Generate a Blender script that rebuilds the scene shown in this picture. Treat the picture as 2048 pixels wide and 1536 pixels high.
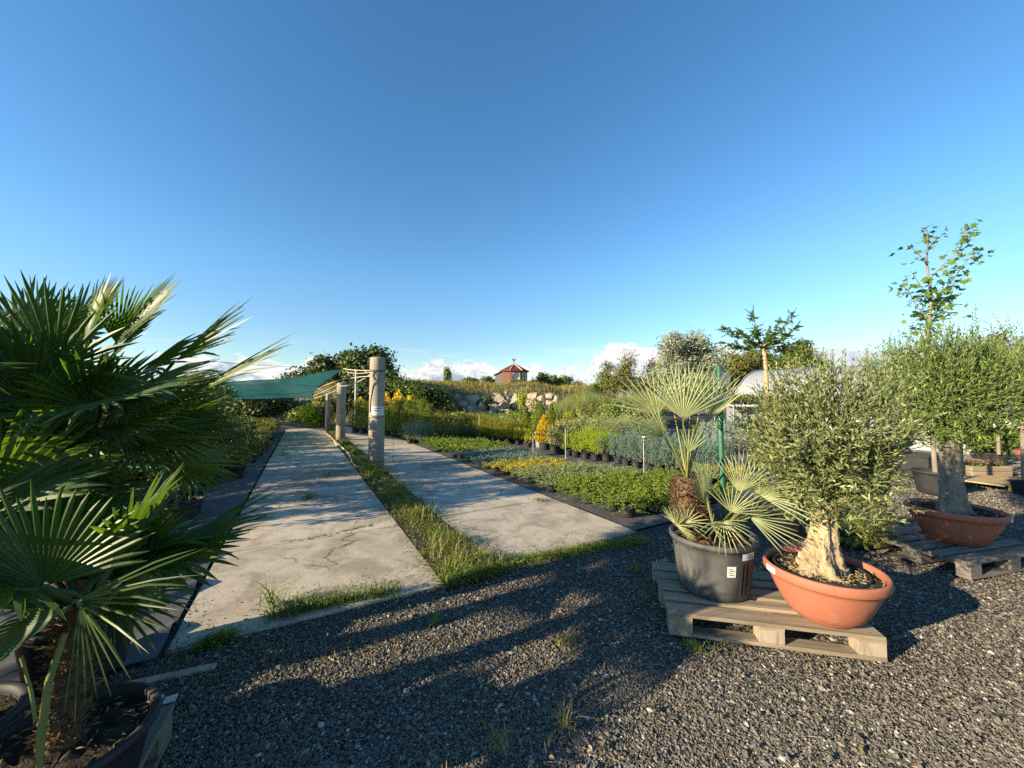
import bpy, math, random
import numpy as np
from mathutils import Vector, Matrix
from math import radians as R, sin, cos, tan, pi, atan2, sqrt

for o in list(bpy.data.objects): bpy.data.objects.remove(o)
SC = bpy.context.scene
COL = SC.collection
rng = np.random.default_rng(11)
random.seed(5)

# ------------------------------------------------------------------ camera
FPX, CX, CY = 750.0, 1024.0, 768.0
CAMH, PITCH = 1.55, math.atan(32 / 750)
cd = bpy.data.cameras.new('camera'); cam = bpy.data.objects.new('camera', cd); COL.objects.link(cam)
cd.sensor_width = 36; cd.lens = 36 * FPX / 2048; cd.clip_start = .02; cd.clip_end = 3000
cam.location = (0, 0, CAMH); cam.rotation_euler = (pi / 2 + PITCH, 0, 0)
SC.camera = cam

# ------------------------------------------------------------------ light
SUN_EL = R(17.5)
SHDIR = (cos(R(27)), sin(R(27)))                    # the way shadows fall on the ground
sd = bpy.data.lights.new('sun', 'SUN'); sun = bpy.data.objects.new('sun', sd); COL.objects.link(sun)
sd.energy = 5.0; sd.angle = R(.55); sd.color = (1.0, .82, .56)
ldir = Vector((SHDIR[0] * cos(SUN_EL), SHDIR[1] * cos(SUN_EL), -sin(SUN_EL)))
sun.rotation_euler = ldir.to_track_quat('-Z', 'Y').to_euler()
sun.location = (-30, -15, 12)

SC.view_settings.view_transform = 'Standard'; SC.view_settings.look = 'None'
SC.view_settings.exposure = 1.35; SC.view_settings.gamma = 1.0
SC.render.engine = 'CYCLES'
SC.cycles.use_denoising = False
SC.cycles.max_bounces = 8; SC.cycles.transparent_max_bounces = 8
SC.cycles.diffuse_bounces = 3; SC.cycles.transmission_bounces = 4; SC.cycles.glossy_bounces = 3
SC.cycles.sample_clamp_indirect = 6

w = bpy.data.worlds.new('World'); SC.world = w; w.use_nodes = True
nt = w.node_tree; N = nt.nodes; L = nt.links; N.clear()
out = N.new('ShaderNodeOutputWorld'); bg = N.new('ShaderNodeBackground'); L.new(bg.outputs[0], out.inputs[0])
sky = N.new('ShaderNodeTexSky'); sky.sky_type = 'NISHITA'; sky.sun_disc = False
sky.sun_elevation = SUN_EL
sky.sun_rotation = atan2(-SHDIR[0], -SHDIR[1]) % (2 * pi)
sky.air_density = 1.0; sky.dust_density = .02; sky.ozone_density = 1.7; sky.altitude = 200
bg.inputs[1].default_value = .099


def mth(op, a=None, b=None, c=None, clamp=False):
    n = N.new('ShaderNodeMath'); n.operation = op; n.use_clamp = clamp
    for i, x in enumerate((a, b, c)):
        if x is None: continue
        if isinstance(x, (int, float)): n.inputs[i].default_value = x
        else: L.new(x, n.inputs[i])
    return n.outputs[0]


# cumulus along the horizon: a bank whose top follows the azimuth, broken up by noise of direction
tc = N.new('ShaderNodeTexCoord'); sep = N.new('ShaderNodeSeparateXYZ'); L.new(tc.outputs['Generated'], sep.inputs[0])
az = mth('MULTIPLY', mth('ARCTAN2', sep.outputs[0], sep.outputs[1]), 180 / pi)
el = mth('MULTIPLY', mth('ARCSINE', sep.outputs[2]), 180 / pi)
cmb = N.new('ShaderNodeCombineXYZ'); L.new(az, cmb.inputs[0]); L.new(mth('MULTIPLY', el, 1.7), cmb.inputs[1])
fc = N.new('ShaderNodeFloatCurve'); L.new(mth('MULTIPLY_ADD', az, 1 / 120.0, .5), fc.inputs['Value'])
cv = fc.mapping.curves[0]
TOP = [(-60, 3), (-42, 4.8), (-36, 6.2), (-32, 5.3), (-28, 6.2), (-24, 5.6), (-20, 4.6), (-15, 5.2), (-11, 6.6), (-7, 6.9), (-4, 5.4), (-1, 5.8),
       (1.5, 6.3), (5, 5.2), (9, 5.6), (13, 6.6), (17.5, 8.6), (21, 7.0), (26, 6.4), (31, 6.6), (36, 6.8), (42, 6.8), (48, 6.4), (54, 6.0), (60, 5)]
while len(cv.points) > 2: cv.points.remove(cv.points[1])
cv.points[0].location = (0, TOP[0][1] / 10); cv.points[1].location = (1, TOP[-1][1] / 10)
for a_, t_ in TOP[1:-1]: cv.points.new(a_ / 120 + .5, t_ / 10)
fc.mapping.update()
top = mth('MULTIPLY', fc.outputs[0], 10)
def wnoise(scale, det, rough, off=0):
    n = N.new('ShaderNodeTexNoise'); n.inputs['Scale'].default_value = scale; n.inputs['Detail'].default_value = det
    n.inputs['Roughness'].default_value = rough
    v = N.new('ShaderNodeVectorMath'); v.operation = 'ADD'; L.new(cmb.outputs[0], v.inputs[0]); v.inputs[1].default_value = (off, off, off)
    L.new(v.outputs[0], n.inputs['Vector']); return n.outputs[0]
nz = wnoise(.38, 7, .62); nb = wnoise(.13, 3, .5, 31)
edge = mth('ADD', mth('SUBTRACT', top, el), mth('MULTIPLY', mth('SUBTRACT', nz, .5), 7.0))
edge = mth('ADD', edge, mth('MULTIPLY', mth('SUBTRACT', nb, .52), 7.0))
mr = N.new('ShaderNodeMapRange'); mr.interpolation_type = 'SMOOTHSTEP'; L.new(edge, mr.inputs[0])
mr.inputs[1].default_value = .15; mr.inputs[2].default_value = .95; mr.inputs[3].default_value = 0; mr.inputs[4].default_value = 1
low = N.new('ShaderNodeMapRange'); low.interpolation_type = 'SMOOTHSTEP'; L.new(el, low.inputs[0])
low.inputs[1].default_value = -1; low.inputs[2].default_value = 2.5; low.inputs[3].default_value = .55; low.inputs[4].default_value = 1
mask = mth('MULTIPLY', mth('MULTIPLY', mr.outputs[0], low.outputs[0]), .93)
# thin streaks and two small wisps higher up
n3 = wnoise(.09, 5, .6, 7); st = N.new('ShaderNodeTexNoise'); st.inputs['Scale'].default_value = .5; st.inputs['Detail'].default_value = 5
mp = N.new('ShaderNodeMapping'); mp.inputs['Scale'].default_value = (.16, .9, 1); L.new(cmb.outputs[0], mp.inputs[0]); L.new(mp.outputs[0], st.inputs['Vector'])
band = N.new('ShaderNodeMapRange'); band.interpolation_type = 'SMOOTHSTEP'; L.new(mth('ABSOLUTE', mth('SUBTRACT', el, 6.2)), band.inputs[0])
band.inputs[1].default_value = .3; band.inputs[2].default_value = 3.0; band.inputs[3].default_value = 1; band.inputs[4].default_value = 0
stk = mth('MULTIPLY', mth('MULTIPLY', mth('MULTIPLY', mth('SUBTRACT', st.outputs[0], .52), 5.0, clamp=True), band.outputs[0]), .42)
mask = mth('MAXIMUM', mask, stk, clamp=True)
n4 = wnoise(.55, 6, .6, 90)
lit = N.new('ShaderNodeMapRange'); L.new(mth('ADD', mth('MULTIPLY', mth('SUBTRACT', el, mth('MULTIPLY', top, .5)), .16), mth('MULTIPLY', mth('SUBTRACT', n4, .42), 3.2)), lit.inputs[0])
lit.inputs[1].default_value = -.15; lit.inputs[2].default_value = .5
cl = N.new('ShaderNodeMix'); cl.data_type = 'RGBA'; L.new(lit.outputs[0], cl.inputs[0])
cl.inputs[6].default_value = (1.65, 2.1, 2.75, 1); cl.inputs[7].default_value = (4.15, 4.05, 4.0, 1)
# the far right of the bank is thinner and greyer
gr = N.new('ShaderNodeMapRange'); gr.interpolation_type = 'SMOOTHSTEP'; L.new(az, gr.inputs[0])
gr.inputs[1].default_value = 30; gr.inputs[2].default_value = 38; gr.inputs[3].default_value = 0; gr.inputs[4].default_value = .35
cg = N.new('ShaderNodeMix'); cg.data_type = 'RGBA'; L.new(gr.outputs[0], cg.inputs[0]); L.new(cl.outputs[2], cg.inputs[6]); cg.inputs[7].default_value = (1.8, 2.2, 2.85, 1)
hsv = N.new('ShaderNodeHueSaturation'); hsv.inputs['Saturation'].default_value = 1.27; L.new(sky.outputs[0], hsv.inputs['Color'])
mx = N.new('ShaderNodeMix'); mx.data_type = 'RGBA'; L.new(mask, mx.inputs[0]); hz = N.new('ShaderNodeMapRange'); hz.interpolation_type = 'SMOOTHSTEP'; L.new(el, hz.inputs[0]); hz.inputs[1].default_value = 0; hz.inputs[2].default_value = 20; hz.inputs[3].default_value = .70; hz.inputs[4].default_value = 1
L.new(hz.outputs[0], hsv.inputs['Value']); L.new(hsv.outputs[0], mx.inputs[6]); L.new(cg.outputs[2], mx.inputs[7])
L.new(mx.outputs[2], bg.inputs[0])

# ------------------------------------------------------------------ layout helpers
_ct, _st = cos(PITCH), sin(PITCH)
def ray(px, py):
    a, b = (px - CX) / FPX, (CY - py) / FPX
    return Vector((a, _ct - b * _st, _st + b * _ct))
def G(px, py, z=0.0):
    d = ray(px, py); t = (z - CAMH) / d.z
    return Vector((d.x * t, d.y * t, z))
def A(px, py, Y):
    d = ray(px, py); t = Y / d.y
    return Vector((d.x * t, Y, CAMH + d.z * t))
PA = R(29.25); UD = (-sin(PA), cos(PA)); VD = (cos(PA), sin(PA))
def W(u, v, z=0.0): return Vector((UD[0] * u + VD[0] * v, UD[1] * u + VD[1] * v, z))
def UV(p): return (UD[0] * p[0] + UD[1] * p[1], VD[0] * p[0] + VD[1] * p[1])


# ------------------------------------------------------------------ mesh helpers
def nrm(a):
    a = np.asarray(a, float)
    return a / (np.linalg.norm(a, axis=-1, keepdims=True) + 1e-12)
def rdir(n):
    return nrm(rng.normal(size=(n, 3)))

class MB:
    def __init__(s): s.v = []; s.f = []; s.n = 0
    def add(s, V, F, mi=0, smooth=False):
        V = np.asarray(V, float).reshape(-1, 3)
        if isinstance(F, np.ndarray): s.f.append((F + s.n, mi, smooth))
        else:
            by = {}
            for f in F: by.setdefault(len(f), []).append(f)
            for k, fs in by.items(): s.f.append((np.asarray(fs) + s.n, mi, smooth))
        s.v.append(V); s.n += len(V)
    def mesh(s, name, mats):
        me = bpy.data.meshes.new(name)
        V = np.concatenate(s.v) if s.v else np.zeros((0, 3))
        me.vertices.add(len(V)); me.vertices.foreach_set('co', V.astype(np.float32).ravel())
        li, ls, mis, sm, st = [], [], [], [], 0
        for F, mi, so in s.f:
            m, k = F.shape
            li.append(F.ravel()); ls.append(st + np.arange(m) * k); st += m * k
            mis.append(np.full(m, mi)); sm.append(np.full(m, so))
        li = np.concatenate(li).astype(np.int32); ls = np.concatenate(ls).astype(np.int32)
        me.loops.add(len(li)); me.loops.foreach_set('vertex_index', li)
        me.polygons.add(len(ls)); me.polygons.foreach_set('loop_start', ls)
        me.polygons.foreach_set('material_index', np.concatenate(mis).astype(np.int32))
        me.polygons.foreach_set('use_smooth', np.concatenate(sm))
        me.update(calc_edges=True); me.validate()
        for m in (mats if isinstance(mats, (list, tuple)) else [mats]): me.materials.append(m)
        return me
    def obj(s, name, mats, parent=None, loc=None, kind=None):
        return mkobj(name, s.mesh(name, mats), parent, loc, kind)

def mkobj(name, me, parent=None, loc=None, kind=None):
    o = bpy.data.objects.new(name, me); COL.objects.link(o)
    if parent is not None: o.parent = parent
    if loc is not None: o.location = loc
    if kind: o['kind'] = kind
    return o
def thing(name, label, cat, loc=(0, 0, 0), rz=0, group=None):
    o = bpy.data.objects.new(name, None); COL.objects.link(o); o.location = loc; o.rotation_euler = (0, 0, rz)
    o.empty_display_size = .1
    return tag(o, label, cat, group)
def tag(o, label, cat, group=None):
    o['label'] = label; o['category'] = cat
    if group: o['group'] = group
    return o
def kids(o): return [c for c in COL.objects if c.parent == o]
KID = {}
def dup(root, loc, rz=0, sc=1, label=None):
    if root.name not in KID: KID[root.name] = kids(root)
    r = root.copy(); COL.objects.link(r); r.location = loc; r.rotation_euler = (0, 0, rz)
    r.scale = (sc, sc, sc) if isinstance(sc, (int, float)) else sc
    if label: r['label'] = label
    for c in KID[root.name]:
        d = c.copy(); COL.objects.link(d); d.parent = r
    return r

def frame(d):
    d = nrm(d); h = np.where(np.abs(d[..., 2:3]) > .9, np.array([1., 0, 0]), np.array([0, 0, 1.]))
    a = nrm(np.cross(h, d)); b = np.cross(d, a); return a, b
def tube(mb, pts, rad, n=8, mi=0, caps=True, smooth=True):
    P = np.asarray([tuple(p) for p in pts], float); m = len(P)
    rad = np.full(m, rad) if np.isscalar(rad) else np.asarray(rad, float)
    T = np.gradient(P, axis=0); T = nrm(T)
    a, b = frame(T)
    for i in range(1, m):                            # keep the frame from flipping
        ai = a[i - 1] - T[i] * np.dot(a[i - 1], T[i]); a[i] = ai / (np.linalg.norm(ai) + 1e-9); b[i] = np.cross(T[i], a[i])
    t = np.arange(n) * 2 * pi / n
    V = P[:, None] + rad[:, None, None] * (np.cos(t)[None, :, None] * a[:, None] + np.sin(t)[None, :, None] * b[:, None])
    i, j = np.meshgrid(np.arange(m - 1), np.arange(n), indexing='ij'); k = (j + 1) % n
    F = np.stack([i * n + j, i * n + k, (i + 1) * n + k, (i + 1) * n + j], -1).reshape(-1, 4)
    mb.add(V.reshape(-1, 3), F, mi, smooth)
    if caps:
        mb.add(V[0], np.arange(n)[None, ::-1].copy(), mi); mb.add(V[-1], np.arange(n)[None].copy(), mi)
def lathe(mb, prof, n=32, mi=0, smooth=True, wob=None, c=(0, 0, 0)):
    pr = np.asarray(prof, float); m = len(pr); t = np.arange(n) * 2 * pi / n
    r = pr[:, 0][:, None] * np.ones(n)[None]
    if wob is not None: r = r * wob(pr[:, 1][:, None], t[None])
    V = np.stack([r * np.cos(t) + c[0], r * np.sin(t) + c[1], np.repeat(pr[:, 1][:, None], n, 1) + c[2]], -1)
    i, j = np.meshgrid(np.arange(m - 1), np.arange(n), indexing='ij'); k = (j + 1) % n
    F = np.stack([i * n + j, i * n + k, (i + 1) * n + k, (i + 1) * n + j], -1).reshape(-1, 4)
    mb.add(V.reshape(-1, 3), F, mi, smooth)
def disc(mb, r, z, n=32, mi=0, c=(0, 0), rough=0.0, rings=6):
    prof = [(r * (1 - i / rings), z + (rng.normal() * rough if 0 < i else 0)) for i in range(rings)] + [(0.001, z)]
    V0 = mb.n; lathe(mb, prof, n, mi, True, c=(c[0], c[1], 0))
    if rough: mb.v[-1][n:, 2] += rng.normal(size=len(mb.v[-1]) - n) * rough
_CB = {}
def cbox(mb, c, size, rz=0.0, bev=.004, mi=0, rot=None):
    """box with chamfered edges"""
    sx, sy, sz = [x / 2 for x in size]; b = min(bev, sx * .45, sy * .45, sz * .45)
    V, F = [], []
    idx = {}
    for x in (-1, 1):
        for y in (-1, 1):
            for z in (-1, 1):
                for ax in range(3):
                    p = [x * (sx - b), y * (sy - b), z * (sz - b)]; p[ax] = (x, y, z)[ax] * (sx, sy, sz)[ax]
                    idx[(x, y, z, ax)] = len(V); V.append(p)
    def quad(ks, outw):
        q = [idx[k] for k in ks]; P = [Vector(V[i]) for i in q]
        nn = (P[1] - P[0]).cross(P[2] - P[0])
        if nn.dot(Vector(outw)) < 0: q.reverse()
        F.append(q)
    for ax in range(3):
        o1, o2 = [k for k in range(3) if k != ax]
        for s in (-1, 1):
            ks = []
            for a_, b_ in ((-1, -1), (1, -1), (1, 1), (-1, 1)):
                k = [0, 0, 0]; k[ax] = s; k[o1] = a_; k[o2] = b_; ks.append((*k, ax))
            ow = [0, 0, 0]; ow[ax] = s; quad(ks, ow)
        for a_ in (-1, 1):
            for b_ in (-1, 1):
                k1 = [0, 0, 0]; k1[ax] = -1; k1[o1] = a_; k1[o2] = b_; k2 = list(k1); k2[ax] = 1
                ow = [0, 0, 0]; ow[o1] = a_; ow[o2] = b_
                quad([(*k1, o1), (*k2, o1), (*k2, o2), (*k1, o2)], ow)
    for x in (-1, 1):
        for y in (-1, 1):
            for z in (-1, 1): quad([(x, y, z, 0), (x, y, z, 1), (x, y, z, 2)], (x, y, z))
    M = rot if rot is not None else Matrix.Rotation(rz, 3, 'Z')
    Vn = np.array(V) @ np.array(M).T + np.array(tuple(c))
    mb.add(Vn, F, mi)

# ---- foliage
def leaves(mb, pos, d, n, Ln, Wd, kind='d', mi=0, droop=0.15):
    pos = np.asarray(pos); k = len(pos)
    Ln = np.broadcast_to(np.asarray(Ln, float), (k,))[:, None]; Wd = np.broadcast_to(np.asarray(Wd, float), (k,))[:, None]
    d = nrm(d); s = nrm(np.cross(d, n)); n = np.cross(s, d)
    if kind == 'd':
        V = np.stack([pos, pos + d * Ln * .5 + s * Wd / 2, pos + d * Ln - n * Ln * droop, pos + d * Ln * .5 - s * Wd / 2], 1)
        F = np.arange(k * 4).reshape(k, 4)
    elif kind == 'h':                                # lance-shaped leaf, folded on its midrib
        c1 = pos + d * Ln * .33; c2 = pos + d * Ln * .7 - n * Ln * droop * .4
        V = np.stack([pos, c1 + s * Wd * .5 + n * Wd * .12, c2 + s * Wd * .42 + n * Wd * .1, pos + d * Ln - n * Ln * droop,
                      c2 - s * Wd * .42 + n * Wd * .1, c1 - s * Wd * .5 + n * Wd * .12], 1)
        b = np.arange(k)[:, None] * 6
        F = np.concatenate([b + [0, 1, 2, 3], b + [0, 3, 4, 5]], 0)
    else:                                            # lobed maple leaf
        a = np.array([0, 25, 48, 70, 100, 125, 180]) * pi / 180; r = np.array([1., .55, .85, .42, .62, .3, .12])
        ang = np.concatenate([a, -a[1:-1][::-1]]); rr = np.concatenate([r, r[1:-1][::-1]])
        cpt = pos + d * Ln * .35
        V = cpt[:, None] + (np.cos(ang) * rr)[None, :, None] * d[:, None] * Ln[:, None] * .65 + (np.sin(ang) * rr)[None, :, None] * s[:, None] * Wd[:, None] * .65 \
            - n[:, None] * (np.abs(np.sin(ang)) * rr * droop)[None, :, None] * Ln[:, None]
        m = len(ang); F = np.arange(k * m).reshape(k, m)
    mb.add(V.reshape(-1, 3), F, mi)
def stems(mb, p0, p1, r, mi=0, droop=None):
    k = len(p0)
    if k == 0: return
    a, b = frame(p1 - p0); r = np.broadcast_to(np.asarray(r, float), (k,))[:, None]
    ring = [a * cos(t) + b * sin(t) for t in (0, 2.094, 4.189)]
    V = np.stack([p0 + q * r for q in ring] + [p1 + q * r * .5 for q in ring], 1)
    b0 = np.arange(k)[:, None] * 6
    F = np.concatenate([b0 + [0, 1, 4, 3], b0 + [1, 2, 5, 4], b0 + [2, 0, 3, 5]], 0)
    mb.add(V.reshape(-1, 3), F, mi)
def shoots(mb, base, d, ln, K, LL, LW, ang=.7, kind='h', ml=0, ms=None, sr=.0015, droop=0.0, opp=False, taper=.5, jit=.25, ldroop=.12):
    base = np.asarray(base, float); S = len(base); d = nrm(d); ln = np.broadcast_to(np.asarray(ln, float), (S,))
    a, b = frame(d)
    t = np.tile((np.arange(K) + .6) / K, S); si = np.repeat(np.arange(S), K)
    ki = np.tile(np.arange(K), S)
    t = np.clip(t + rng.normal(size=len(t)) * .03, .02, 1)
    p = base[si] + d[si] * (ln[si] * t)[:, None]; p[:, 2] -= droop * t * t * ln[si]
    ph = (ki // 2 * 1.57 + (ki % 2) * pi if opp else ki * 2.4) + rng.uniform(0, 6.28, S)[si] + rng.normal(size=len(t)) * .25
    rad = np.cos(ph)[:, None] * a[si] + np.sin(ph)[:, None] * b[si]
    an = (ang * (1 - .55 * t))[:, None] + rng.normal(size=(len(t), 1)) * jit * .6
    ld = d[si] * np.cos(an) + rad * np.sin(an); ln_ = d[si] * np.sin(an) - rad * np.cos(an)
    ln_ = nrm(ln_ + rng.normal(size=ln_.shape) * jit)
    sz = (1 - (1 - taper) * t) * rng.uniform(.7, 1.15, len(t))
    leaves(mb, p, ld, ln_, LL * sz, LW * sz, kind, ml, ldroop)
    if ms is not None:
        e = base + d * ln[:, None]; e[:, 2] -= droop * ln
        stems(mb, base, e, sr, ms)
def lobed(n, c, rad, nl=7, amp=.35, inner=.35, up=True):
    """points through an uneven ellipsoid crown; returns points and outward directions"""
    d = rdir(n); lo = rdir(nl)
    f = 1 - amp + amp * 1.5 * np.max(np.exp(-6 * (1 - d @ lo.T)), axis=1)
    r = f * (inner + (1 - inner) * rng.uniform(0, 1, n) ** .5)
    return np.asarray(c) + d * r[:, None] * np.asarray(rad), nrm(d / np.asarray(rad))
def clumps(mb, blobs, nc, per, cr, LL, LW, kind='d', mi=0, rnd=.55, inner=.45, amp=.35, hang=0.0):
    vol = np.array([b[1][0] * b[1][1] * b[1][2] for b in blobs]) ** .7; vol /= vol.sum()
    for (c, rad), sh in zip(blobs, vol):
        m = max(3, int(nc * sh)); C, O = lobed(m, c, rad, inner=inner, amp=amp)
        ci = np.repeat(np.arange(m), per)
        off = rng.normal(size=(m * per, 3)) * cr * np.array([1, 1, .75])
        P = C[ci] + off
        n = nrm(nrm(off) * .6 + O[ci] * .8 + rng.normal(size=off.shape) * rnd + np.array([0, 0, .25]))
        d = np.cross(n, rdir(m * per)); d[:, 2] -= hang; d = nrm(d)
        s = rng.uniform(.6, 1.3, m * per)
        leaves(mb, P, d, n, LL * s, LW * s, kind, mi)
def blades(mb, pos, h, wd, lean=.5, mi=0, bend=.5):
    k = len(pos); h = np.broadcast_to(np.asarray(h, float), (k,)) * rng.uniform(.45, 1.2, k)
    az_ = rng.uniform(0, 2 * pi, k); l = rng.uniform(.05, lean, k)
    d = np.stack([np.cos(az_) * l, np.sin(az_) * l, np.ones(k)], 1); d = nrm(d)
    s = np.stack([-np.sin(az_ + rng.normal(size=k)), np.cos(az_), np.zeros(k)], 1); s = nrm(s)
    hh = h[:, None]; wv = (wd * rng.uniform(.6, 1.3, k))[:, None]
    f = np.stack([np.cos(az_), np.sin(az_), np.zeros(k)], 1) * (l * bend)[:, None]
    m_ = pos + d * hh * .55; t = pos + d * hh + f * hh - np.array([0, 0, 1]) * hh * (l * bend * .35)[:, None]
    V = np.stack([pos - s * wv / 2, pos + s * wv / 2, m_ + s * wv * .42, t, m_ - s * wv * .42], 1)
    b0 = np.arange(k)[:, None] * 5; mb.add(V.reshape(-1, 3), [], mi); mb.f.append((b0 + [0, 1, 2, 4] + mb.n - k * 5, mi, False)); mb.f.append((b0 + [4, 2, 3] + mb.n - k * 5, mi, False))


# ------------------------------------------------------------------ materials
def new_mat(name):
    m = bpy.data.materials.new(name); m.use_nodes = True; t = m.node_tree; t.nodes.clear()
    o = t.nodes.new('ShaderNodeOutputMaterial'); p = t.nodes.new('ShaderNodeBsdfPrincipled'); t.links.new(p.outputs[0], o.inputs[0])
    return m, t, p, o
def ramp(t, stops, fac, interp='LINEAR'):
    r = t.nodes.new('ShaderNodeValToRGB'); r.color_ramp.interpolation = interp
    while len(r.color_ramp.elements) < len(stops): r.color_ramp.elements.new(.5)
    for e, (p, c) in zip(r.color_ramp.elements, stops): e.position = p; e.color = (*c, 1)
    t.links.new(fac, r.inputs[0]); return r.outputs[0]
def noise(t, scale, det=5, rough=.55, coord='Object', stretch=(1, 1, 1), dist=0):
    c = t.nodes.new('ShaderNodeTexCoord'); mpn = t.nodes.new('ShaderNodeMapping'); mpn.inputs['Scale'].default_value = stretch
    n = t.nodes.new('ShaderNodeTexNoise'); n.inputs['Scale'].default_value = scale; n.inputs['Detail'].default_value = det
    n.inputs['Roughness'].default_value = rough; n.inputs['Distortion'].default_value = dist
    t.links.new(c.outputs[coord], mpn.inputs[0]); t.links.new(mpn.outputs[0], n.inputs['Vector']); return n.outputs[0]
def mixc(t, fac, a, b, mode='MIX'):
    m = t.nodes.new('ShaderNodeMix'); m.data_type = 'RGBA'; m.blend_type = mode
    for i, x in ((0, fac), (6, a), (7, b)):
        if isinstance(x, (int, float)): m.inputs[i].default_value = x
        elif isinstance(x, tuple): m.inputs[i].default_value = (*x, 1)
        else: t.links.new(x, m.inputs[i])
    return m.outputs[2]
def bump(t, p, h, s=.4, dist=.01):
    b = t.nodes.new('ShaderNodeBump'); b.inputs['Strength'].default_value = s; b.inputs['Distance'].default_value = dist
    t.links.new(h, b.inputs['Height']); t.links.new(b.outputs[0], p.inputs['Normal'])
def leafmat(name, cols, trans=.35, rough=.5, tint=(1.25, 1.25, .45), spec=.35):
    """leaf: colour differs from leaf to leaf; some light comes through"""
    m, t, p, o = new_mat(name)
    g = t.nodes.new('ShaderNodeNewGeometry'); k = len(cols)
    c = ramp(t, [(i / max(1, k - 1), x) for i, x in enumerate(cols)], g.outputs['Random Per Island'])
    t.links.new(c, p.inputs['Base Color']); p.inputs['Roughness'].default_value = rough; p.inputs['Specular IOR Level'].default_value = spec
    tr = t.nodes.new('ShaderNodeBsdfTranslucent'); t.links.new(mixc(t, 1.0, c, tuple(tint), 'MULTIPLY'), tr.inputs[0])
    ms = t.nodes.new('ShaderNodeMixShader'); ms.inputs[0].default_value = trans
    t.links.new(p.outputs[0], ms.inputs[1]); t.links.new(tr.outputs[0], ms.inputs[2]); t.links.new(ms.outputs[0], o.inputs[0])
    return m
def mat(name, c1, c2, scale=6, rough=.8, bs=.3, bscale=None, stretch=(1, 1, 1), det=6, lo=.35, hi=.65, spec=.3, isl=0.0, bd=.006, metal=0):
    m, t, p, o = new_mat(name)
    n = noise(t, scale, det, .6, stretch=stretch)
    c = ramp(t, [(lo, c1), (hi, c2)], n)
    if isl:
        g = t.nodes.new('ShaderNodeNewGeometry'); mrn = t.nodes.new('ShaderNodeMapRange'); t.links.new(g.outputs['Random Per Island'], mrn.inputs[0])
        mrn.inputs[3].default_value = 1 - isl; mrn.inputs[4].default_value = 1 + isl
        v = t.nodes.new('ShaderNodeHueSaturation'); t.links.new(mrn.outputs[0], v.inputs['Value']); t.links.new(c, v.inputs['Color']); c = v.outputs[0]
    t.links.new(c, p.inputs['Base Color']); p.inputs['Roughness'].default_value = rough; p.inputs['Specular IOR Level'].default_value = spec
    p.inputs['Metallic'].default_value = metal
    if bs: bump(t, p, noise(t, bscale or scale * 5, 5, .6, stretch=stretch), bs, bd)
    return m
# ================================================================== materials of the place
M = {}
def concrete(name, base, dark, stain):
    m, t, p, o = new_mat(name)
    n1 = noise(t, 1.1, 6, .6); n2 = noise(t, 14, 8, .7); n3 = noise(t, .45, 3, .5, stretch=(1, 1, 1), dist=.6)
    c = ramp(t, [(.3, dark), (.68, base)], n1)
    c = mixc(t, .5, c, ramp(t, [(.25, tuple(x * .62 for x in base)), (.5, base), (.8, tuple(min(1, x * 1.15) for x in base))], n2), 'MIX')
    k = ramp(t, [(.53, (0, 0, 0)), (.66, (1, 1, 1))], n3); c = mixc(t, mixc(t, .75, (0, 0, 0), k), c, stain)
    g = t.nodes.new('ShaderNodeNewGeometry'); mrn = t.nodes.new('ShaderNodeMapRange'); t.links.new(g.outputs['Random Per Island'], mrn.inputs[0])
    mrn.inputs[3].default_value = .88; mrn.inputs[4].default_value = 1.1
    v = t.nodes.new('ShaderNodeHueSaturation'); t.links.new(mrn.outputs[0], v.inputs['Value']); t.links.new(c, v.inputs['Color'])
    spk = ramp(t, [(.70, (1, 1, 1)), (.76, (.45, .42, .38))], noise(t, 55, 3, .6))
    c = mixc(t, .8, v.outputs[0], spk, 'MULTIPLY')
    if name == 'weathered_concrete':
        vo = t.nodes.new('ShaderNodeTexVoronoi'); vo.feature = 'DISTANCE_TO_EDGE'; vo.inputs['Scale'].default_value = .42
        cc = t.nodes.new('ShaderNodeTexCoord'); wob = t.nodes.new('ShaderNodeVectorMath'); wob.operation = 'ADD'; nn = t.nodes.new('ShaderNodeTexNoise'); nn.inputs['Scale'].default_value = 2.2; nn.inputs['Detail'].default_value = 6
        t.links.new(cc.outputs['Object'], nn.inputs['Vector']); t.links.new(cc.outputs['Object'], wob.inputs[0])
        sc_ = t.nodes.new('ShaderNodeVectorMath'); sc_.operation = 'SCALE'; sc_.inputs[3].default_value = .5; t.links.new(nn.outputs[1], sc_.inputs[0]); t.links.new(sc_.outputs[0], wob.inputs[1]); t.links.new(wob.outputs[0], vo.inputs['Vector'])
        crack = ramp(t, [(.0, (.28, .25, .22)), (.006, (1, 1, 1))], vo.outputs['Distance'])
        gate = ramp(t, [(.5, (0, 0, 0)), (.58, (1, 1, 1))], noise(t, .6, 2)); c = mixc(t, gate, c, mixc(t, 1.0, c, crack, 'MULTIPLY'))
        c = mixc(t, .65, c, ramp(t, [(.38, (.48, .44, .39)), (.56, (1, 1, 1))], noise(t, 2.6, 7, .68, dist=.8)), 'MULTIPLY')
    t.links.new(c, p.inputs['Base Color']); p.inputs['Roughness'].default_value = .9; p.inputs['Specular IOR Level'].default_value = .25
    bump(t, p, noise(t, 60, 6, .7), .35, .006); return m
M['slab'] = concrete('weathered_concrete', (.50, .435, .335), (.37, .32, .245), (.23, .20, .155))
M['post'] = mat('post_concrete', (.37, .325, .25), (.20, .175, .14), 3.2, .9, .6, 40, (1.6, 1.6, .3), 9, lo=.3, hi=.68)
M['stone'] = leafmat  # placeholder replaced below
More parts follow.
